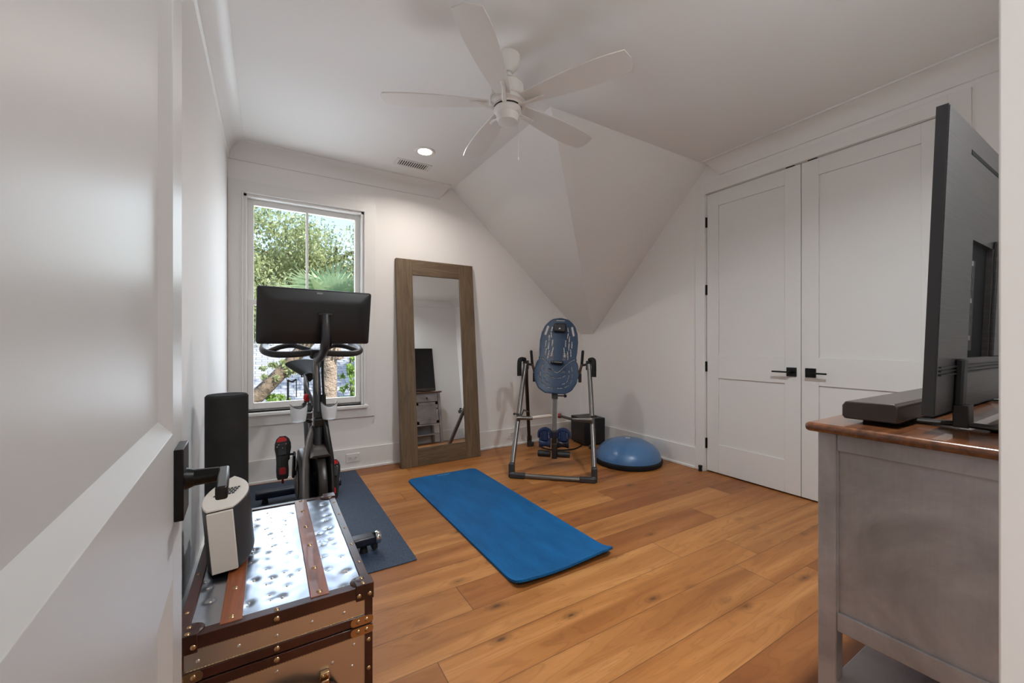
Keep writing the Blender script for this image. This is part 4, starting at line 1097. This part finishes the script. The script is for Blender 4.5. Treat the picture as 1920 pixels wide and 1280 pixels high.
# leather handle on the front
hz = .272
b = B()
n_ = 20; rings = []
for q in range(n_ + 1):
    u = q / n_; x = -.095 + .26 * u; z = .197 + .045 * math.sin(PI * min(1, u * 1.0)) ** .8 * 1.0
    y = TY0 - .008 - .026 * math.sin(PI * u); hh = .011 + .004 * math.sin(PI * u)
    if u > .86: hh = .021 * math.sqrt(max(.05, 1 - ((u - .91) / .095) ** 2))
    if u < .14: hh = .021 * math.sqrt(max(.05, 1 - ((u - .09) / .095) ** 2))
    rings.append([(x, y - .004, z - hh), (x, y - .004, z + hh), (x, y + .003, z + hh), (x, y + .003, z - hh)])
b.loft(rings); hd = b.out('carry_handle', 'leather', tr, bevel=.002, world=True)
for x, z in ((-.063, .217), (.13, .220)):
    B().box((x, TY0 - .022, z), (.019, .006, .055)).box((x, TY0 - .008, z + .03), (.024, .014, .022)).box((x, TY0 - .008, z - .03), (.024, .014, .022)).out('handle_clasp', 'brass', hd, bevel=.004, seg=3, world=True)
    put_stud((x - .005, TY0 - .015, z + .033), 'y', .004); put_stud((x + .006, TY0 - .015, z + .033), 'y', .004)

# ------------------------------------------------------------------ air purifier on the trunk
ap = thing('air_purifier', 'cream and black tower air cleaner standing on the trunk', 'air cleaner', (-.106, 1.455, TZ + .0105), math.radians(-1), ry=math.radians(-4.5))
def leaf(k=1.0, y0=0.0, w0=.033):
    pts = [(-w0 * k, y0)]
    for q in range(1, 15):
        u = q / 14; pts.append((-(w0 + .028 * math.sin(PI * u ** .8)) * k * (1 - u ** 6) + 0.012 * u, y0 + .33 * u))
    for q in range(13, 0, -1):
        u = q / 14; pts.append(((w0 + .028 * math.sin(PI * u ** .8)) * k * (1 - u ** 6) + 0.012 * u, y0 + .33 * u))
    pts.append((w0 * k, y0)); return pts
B().prism(leaf(1.0, .004), 0, .186).out('body', 'darkplastic', ap, bevel=.004)
B().prism(leaf(.97, .0), .186, .193).out('top_plate', 'cream_plastic', ap, bevel=.002)
B().box((0, -.001, .094), (.064, .01, .178)).out('front_panel', 'cream_plastic', ap, bevel=.002)
b = B()
for i in range(6):
    for q in range(4): b.box((-.018 + i * .0095 + .004 * (q - 1.5), .125 + q * .018, .1935), (.0075, .013, .002))
b.out('vent_keys', 'blackplastic', ap, bevel=.0008)

# ------------------------------------------------------------------ console
CX0, CX1, CYB, CYF, CTZ = 1.385, 2.72, .105, .553, .905
cs = thing('console_cabinet', 'distressed grey sideboard with a brown wood top, beside the doorway', 'sideboard', ((CX0 + CX1) / 2, (CYB + CYF) / 2, 0))
B().bb(CX0 - .028, CX1 + .028, CYB, CYF + .024, CTZ - .026, CTZ).out('top', 'topwood', cs, bevel=.011, seg=5, world=True)
LG = .045
for x in (CX0, CX1 - LG):
    for y in (CYB, CYF - LG):
        B().bb(x, x + LG, y, y + LG, 0, CTZ - .026).out('leg', 'greypaint', cs, bevel=.003, world=True)
for x, s_ in ((CX0, 1), (CX1, -1)):
    p = B().bb(x + s_ * .010, x + s_ * .022, CYB + LG, CYF - LG, .36, .84).out('side_panel', 'greypaint', cs, world=True)
    B().bb(x + s_ * .002, x + s_ * .022, CYB + LG, CYF - LG, .829, CTZ - .026).out('rail', 'greypaint', cs, bevel=.003, world=True)
    B().bb(x + s_ * .002, x + s_ * .022, CYB + LG, CYF - LG, .317, .371).out('rail', 'greypaint', cs, bevel=.003, world=True)
    B().bb(x + s_ * .004, x + s_ * .016, CYF - LG - .004, CYF - LG + .0, .371, .829).out('panel_bead', 'greypaint', cs, world=True)
B().bb(CX0 + .02, CX1 - .02, CYB + .005, CYB + .015, .15, CTZ - .03).out('back_panel', 'greypaint', cs, world=True)
B().bb(CX0 + .01, CX1 - .01, CYB + .01, CYF - .02, .33, .345).out('cabinet_floor', 'greypaint', cs, world=True)
B().bb(CX0 + .01, CX1 - .01, CYB + .01, CYF - .03, .15, .17).out('lower_shelf', 'greypaint', cs, bevel=.003, world=True)
b = B().bb(CX0 + LG, CX1 - LG, CYF - .03, CYF - .004, .317, .345).bb(CX0 + LG, CX1 - LG, CYF - .03, CYF - .004, .86, CTZ - .026)
b.out('front_rail', 'greypaint', cs, bevel=.002, world=True)
nW = 3; ww = (CX1 - CX0 - 2 * LG - .01) / nW
for i in range(nW):
    x0 = CX0 + LG + .005 + i * ww; x1 = x0 + ww - .006
    dr = B().bb(x0, x1, CYF - .022, CYF, .73, .856).out('drawer', 'greypaint', cs, bevel=.003, world=True)
    B().ball(((x0 + x1) / 2, CYF + .014, .793), .014).cyl(((x0 + x1) / 2, CYF, .793), ((x0 + x1) / 2, CYF + .012, .793), .006).out('knob', 'black', dr, world=True)
    b = B().bb(x0, x1, CYF - .022, CYF - .006, .35, .722).bb(x0, x0 + .05, CYF - .02, CYF, .35, .722).bb(x1 - .05, x1, CYF - .02, CYF, .35, .722).bb(x0, x1, CYF - .02, CYF, .35, .40).bb(x0, x1, CYF - .02, CYF, .672, .722)
    dd = b.out('cabinet_door', 'greypaint', cs, bevel=.002, world=True)
    B().ball((x1 - .025, CYF + .014, .6), .011).cyl((x1 - .025, CYF, .6), (x1 - .025, CYF + .012, .6), .005).out('knob', 'black', dd, world=True)
# things on and under the lower shelf, seen in the mirror
b = B().ball((0, 0, .055), .055, seg=24)
tag(b.out('exercise_ball', P('pink_rubber', rgb(226, 120, 178), .5)), 'small pink ball on the sideboard lower shelf, seen in the mirror', 'ball').location = (1.72, .42, .1705)
for x, lab in ((1.52, 'dark low shoe on the floor under the sideboard, nearest its end panel'), (1.64, 'dark low shoe on the floor under the sideboard, second from its end panel')):
    t = thing('low_shoe', lab, 'shoe', (x, .40, 0))
    rings = []
    for u in range(11):
        q_ = u / 10; y = -.13 + .26 * q_; w_ = .028 + .018 * math.sin(PI * min(1, q_ * 1.05)) ; h_ = .085 - .05 * max(0, q_ - .35) / .65
        if u in (0, 10): w_ *= .6; h_ *= .8
        rings.append([(w_ * math.cos(a_) * (1 if math.sin(a_) < .3 else .75), y, .022 + max(0, math.sin(a_)) * (h_ - .022)) for a_ in [2 * PI * v_ / 14 for v_ in range(14)]])
    B().loft(rings).out('upper', 'foam', t)
    B().prism([(.044 * math.cos(a_), .135 * math.sin(a_)) for a_ in [2 * PI * v_ / 24 for v_ in range(24)]], 0, .024).out('sole', 'rubber', t)
    B().tube([(-.02, .02, .078), (.02, .035, .074), (-.02, .05, .068), (.02, .065, .064)], .003, 6).out('laces', 'steel', t)

# ------------------------------------------------------------------ television
tv = thing('television', 'large flat television on the sideboard, brushed dark back towards the doorway', 'television', (2.08, .335, CTZ), 0)
tilt = Matrix.Translation((0, 0, .05)) @ Matrix.Rotation(math.radians(2.0), 4, 'X')   # top leans to -y
TWd, THt = .64, .770
def tb(b, x0, x1, y0, y1, z0, z1): bx(b, ((x0 + x1) / 2, (y0 + y1) / 2, (z0 + z1) / 2), (x1 - x0, y1 - y0, z1 - z0), tilt)
b = B()
# the back is built round the connector bay and the slot
bx0, bx1, bz0, bz1 = -.37, -.14, .14, .475
tb(b, -TWd, bx0, -.014, .0, 0.0, THt); tb(b, bx1, TWd, -.014, .0, 0.0, THt); tb(b, bx0, bx1, -.014, .0, 0.0, bz0); tb(b, bx0, bx1, -.014, .0, bz1, THt)
o = b.out('back_cover', 'tvback', tv)
b = B(); tb(b, bx0, bx1, -.0015, .0, bz0, bz1); bay = b.out('connector_bay', 'rubber', tv)
b = B(); tb(b, bx0 + .02, bx0 + .09, -.004, -.0015, bz0 + .02, bz1 - .05); b.out('connector_plate', 'blackplastic', bay)
for q in range(7):
    b = B(); z = bz0 + .05 + q * .036; tb(b, bx0 + .035, bx0 + .052, -.008, -.004, z, z + .014); b.out('connector', 'rubbertag' if q % 3 == 0 else 'steel_dark', bay, bevel=.001)
b = B(); tb(b, bx1 + .002, bx1 + .005, -.0165, -.013, bz0, bz1); b.out('bay_edge', 'steel', tv)
b = B(); tb(b, -.43, .43, -.0148, -.0130, .700, .712); b.out('slot', 'rubber', tv)
b = B(); tb(b, -TWd, TWd, .0, .010, 0, THt); tb(b, -TWd - .004, -TWd + .0, -.012, .010, -.004, THt + .004); tb(b, TWd, TWd + .004, -.012, .010, -.004, THt + .004); tb(b, -TWd, TWd, -.012, .010, THt, THt + .004); tb(b, -TWd, TWd, -.012, .010, -.004, 0); b.out('bezel', 'darkplastic', tv)
b = B(); tb(b, -TWd + .006, TWd - .006, .010, .0112, .012, THt - .006); b.out('screen', 'screen', tv)
b = B(); tb(b, bx1 + .006, .4, -.026, -.014, .14, .5); b.out('cover_panel', 'tvback', tv, bevel=.004)
for z0 in (.098, .108, .118):
    b = B(); tb(b, -TWd + .01, TWd - .01, -.019, -.014, z0, z0 + .004); b.out('vent_rib', 'blackplastic', tv)
for sx in (-1, 1):
    xs = sx * .40 if sx > 0 else -.47
    b = B(); tb(b, xs - .02, xs + .02, -.032, -.014, -.03, .14); b.out('stand_cover', 'blackplastic', tv, bevel=.005)
    b = B(); b.box((xs, -.03, .035), (.05, .03, .06)); b.tube([(xs, .125, .008), (xs, .04, .009), (xs, -.03, .012), (xs, -.12, .009), (xs, -.19, .008)], .013, 10, smooth=4, flat=(.6, 1.5))
    b.out('stand_foot', 'steel_dark', tv, bevel=.002)
B().bb(-.47, .40, -.10, -.075, .001, .012).out('stand_crossbar', 'steel_dark', tv, bevel=.003)

sb = thing('soundbar', 'dark soundbar lying on the sideboard in front of the television', 'soundbar', (2.05, .452, CTZ), 0)
b = B(); mtx = Matrix(((0, 0, 1, 0), (1, 0, 0, 0), (0, 1, 0, 0), (0, 0, 0, 1)))
b.prism([(-.058, .014), (.058, .012), (.064, .02), (.064, .05), (.056, .062), (-.052, .066), (-.060, .058)], -.605, .605, mtx); b.out('cabinet', P('soundbar_dark', rgb(52, 42, 36), .3), sb, bevel=.003)
for x in (-.5, .5): B().box((x, 0, .0065), (.06, .08, .013)).out('foot', 'rubber', sb, bevel=.002)

# ------------------------------------------------------------------ outside
def leaves(center, radii, n, size, mat, name, parent, seed=1, clumps=40, world=True):
    rg = random.Random(seed); b = B(); cs_ = []
    for _ in range(clumps):
        while True:
            p = Vector((rg.uniform(-1, 1), rg.uniform(-1, 1), rg.uniform(-1, 1)))
            if .35 < p.length < 1: break
        cs_.append(Vector((p.x * radii[0], p.y * radii[1], p.z * radii[2])))
    for i in range(n):
        c = rg.choice(cs_) + Vector((rg.gauss(0, 1), rg.gauss(0, 1), rg.gauss(0, .8))) * min(radii) * .16
        q = Euler((rg.uniform(0, 6.3), rg.uniform(0, 6.3), rg.uniform(0, 6.3))).to_matrix(); s_ = size * rg.uniform(.6, 1.3)
        c = c + Vector(center)
        pts = [c + q @ Vector(v) * s_ for v in ((-.5, 0, 0), (0, -.22, .05), (.5, 0, 0), (0, .22, .05))]
        b.quad(*pts)
    return b.out(name, mat, parent, recalc=False, world=world)
GZ = -3.0
struct(B().bb(-40, 40, YW + .3, 60, GZ - .2, GZ).out('ground', 'ground'), 'lawn far below the window', 'ground')
# neighbour's shingled roof
nr = thing('neighbour_roof', 'pale grey shingled roof of the house next door, below the window view', 'roof', (0, 11, GZ))
b = B(); b.loft([[(-9, 7.6, -1.75), (9, 7.6, -1.75), (9, 7.7, -1.9), (-9, 7.7, -1.9)], [(-9, 14.5, 1.25), (9, 14.5, 1.25), (9, 14.6, 1.1), (-9, 14.6, 1.1)]])
o = b.out('roof_slope', 'shingle', nr, world=True)
B().bb(-8.6, 8.6, 8.0, 14.4, GZ, -1.8).out('house_wall', 'housewall', nr, world=True)
B().bb(-9, 9, 7.52, 7.62, -1.95, -1.72).out('gutter', 'white_plastic', nr, world=True)
# palm
pm = thing('palm_tree', 'cabbage palm with fan leaves and a brown trunk outside the window', 'palm tree', (.95, 6.9, GZ))
b = B(); b.tube([(.82, 6.9, GZ), (.84, 6.9, -1.5), (.83, 6.9, .2), (.84, 6.9, 1.6)], [.13, .10], 14, smooth=5); b.out('trunk', 'palmbark', pm, world=True)
b = B()
for q in range(26):
    a = q * 2.4; z = .98 + (q % 9) * .06; b.box((.84 + .13 * math.cos(a), 6.9 + .13 * math.sin(a), z), (.08, .04, .2), (.35 * math.sin(a), -.35 * math.cos(a), a))
b.out('leaf_boots', 'palmbark', pm, bevel=.01, world=True)
rg = random.Random(5)
def frond(b, base, az, el, L, R_, nb=26):
    d = Vector((math.cos(az) * math.cos(el), math.sin(az) * math.cos(el), math.sin(el)))
    tip = base + d * L + Vector((0, 0, -.08 * L)); side = d.cross(Vector((0, 0, 1))).normalized(); upv = side.cross(d).normalized()
    b.tube([base, (base + tip) / 2 + Vector((0, 0, .04)), tip], .012, 6)
    for i in range(nb):
        t = -1 + 2 * i / (nb - 1); a = t * 2.3
        dr_ = (d * math.cos(a) + side * math.sin(a) + upv * .12 * (1 - abs(t))).normalized()
        wv = dr_.cross(upv).normalized() * R_ * .04; r_ = R_ * (1 - .22 * abs(t)) * rg.uniform(.9, 1.05)
        m1 = tip + dr_ * r_ * .55; e1 = tip + dr_ * r_ + Vector((0, 0, -.16 * r_))
        b.quad(tip - wv * .3, m1 - wv, m1 + wv, tip + wv * .3); b.quad(m1 - wv, e1 - wv * .1, e1 + wv * .1, m1 + wv)
for q in range(19):
    b = B(); frond(b, Vector((.84, 6.9, 1.62)), q * 2.399, math.radians(rg.uniform(-25, 60)), rg.uniform(.35, .55), rg.uniform(.5, .68)); b.out('frond', 'palmleaf', pm, recalc=False, world=True)
# oaks
def oak(label, x, y, h, cz, radii, n, seed, size=.16, limb=None):
    t = thing('oak_tree', label, 'tree', (x, y, GZ), group=None)
    B().tube([(x, y, GZ), (x + .1, y, GZ + h * .4), (x - .1, y + .1, GZ + h * .7), (x, y, cz)], [.32, .16], 12, smooth=5).out('trunk', 'bark', t, world=True)
    b = B(); rg2 = random.Random(seed)
    for q in range(9):
        a = q * .7; p0 = Vector((x, y, GZ + h * (.45 + .04 * q))); e_ = p0 + Vector((math.cos(a) * radii[0] * .8, math.sin(a) * radii[1] * .8, rg2.uniform(.8, 2.4)))
        b.tube([p0, (p0 + e_) / 2 + Vector((rg2.uniform(-.3, .3), 0, .3)), e_], [.10, .03], 7, smooth=4)
    b.out('branches', 'bark', t, world=True)
    leaves((x, y, cz), radii, n, size, 'oakleaf', 'foliage', t, seed, 60)
    return t
oak('live oak left of the palm, seen through the upper sash', -1.8, 15.5, 9.5, 3.6, (3.4, 2.2, 3.0), 28000, 11, .14)
oak('live oak behind the palm, middle of the window view', 1.7, 17.5, 9, 3.0, (2.8, 2.2, 2.9), 26000, 12, .14)
oak('live oak right of the palm, at the right edge of the window view', 4.6, 15.8, 8.5, 3.2, (2.7, 2.0, 2.6), 26000, 13, .14)
oak('low spreading oak behind the others, above the shingled roof', .6, 20.5, 6, 1.6, (6.5, 1.6, 2.4), 36000, 14, .2)
oak('live oak close to the house, its crown above the window view', 5.2, 6.6, 9.5, 5.6, (2.6, 2.4, 1.3), 5000, 15, .2)
# leaning mossy limb
lb = thing('leaning_oak', 'leaning mossy oak trunk outside, low at the left of the window', 'tree', (-1.3, 6.4, GZ))
B().tube([(-2.2, 6.4, GZ), (-1.5, 6.4, -1.1), (-.75, 6.4, -.22), (-.17, 6.4, .38), (.24, 6.45, .83), (.75, 6.5, 1.5)], [.13, .075], 14, smooth=5).out('trunk', 'bark', lb, world=True)
leaves((.1, 6.35, .75), (.22, .12, .16), 700, .05, 'oakleaf', 'moss', lb, 21, 14)
vn = thing('garden_shrub', 'leafy green shrub outside at the lower right of the window', 'shrub', (1.17, 7.6, GZ))
B().tube([(1.3, 7.45, GZ), (1.26, 7.4, -1.2), (1.2, 7.3, .9)], [.03, .012], 8, smooth=4).out('stem', 'bark', vn, world=True)
leaves((1.19, 7.3, .5), (.17, .15, .5), 900, .07, 'vine', 'foliage', vn, 22, 22)
vn = thing('garden_shrub', 'low green shrub outside at the bottom of the window, beside the leaning trunk', 'shrub', (.12, 6.5, GZ))
B().cyl((.12, 6.5, GZ), (.12, 6.5, .36), .02).out('stem', 'bark', vn, world=True)
leaves((.12, 6.5, .36), (.3, .15, .1), 700, .06, 'vine', 'foliage', vn, 23, 16)
# wrought iron plant stand outside
ws = thing('iron_hook_stand', 'thin black iron hook stand outside, low in the window beside the bike', 'garden hook', (.21, 5.6, GZ))
B().tube([(.21, 5.6, GZ), (.21, 5.6, .70), (.22, 5.6, .68), (.26, 5.6, .67), (.30, 5.6, .70)], .012, 8).out('pole', 'black', ws, world=True)
B().tube([(.30, 5.6, .70), (.30, 5.6, .48), (.22, 5.6, .50)], .006, 6).out('hanger', 'black', ws, world=True)
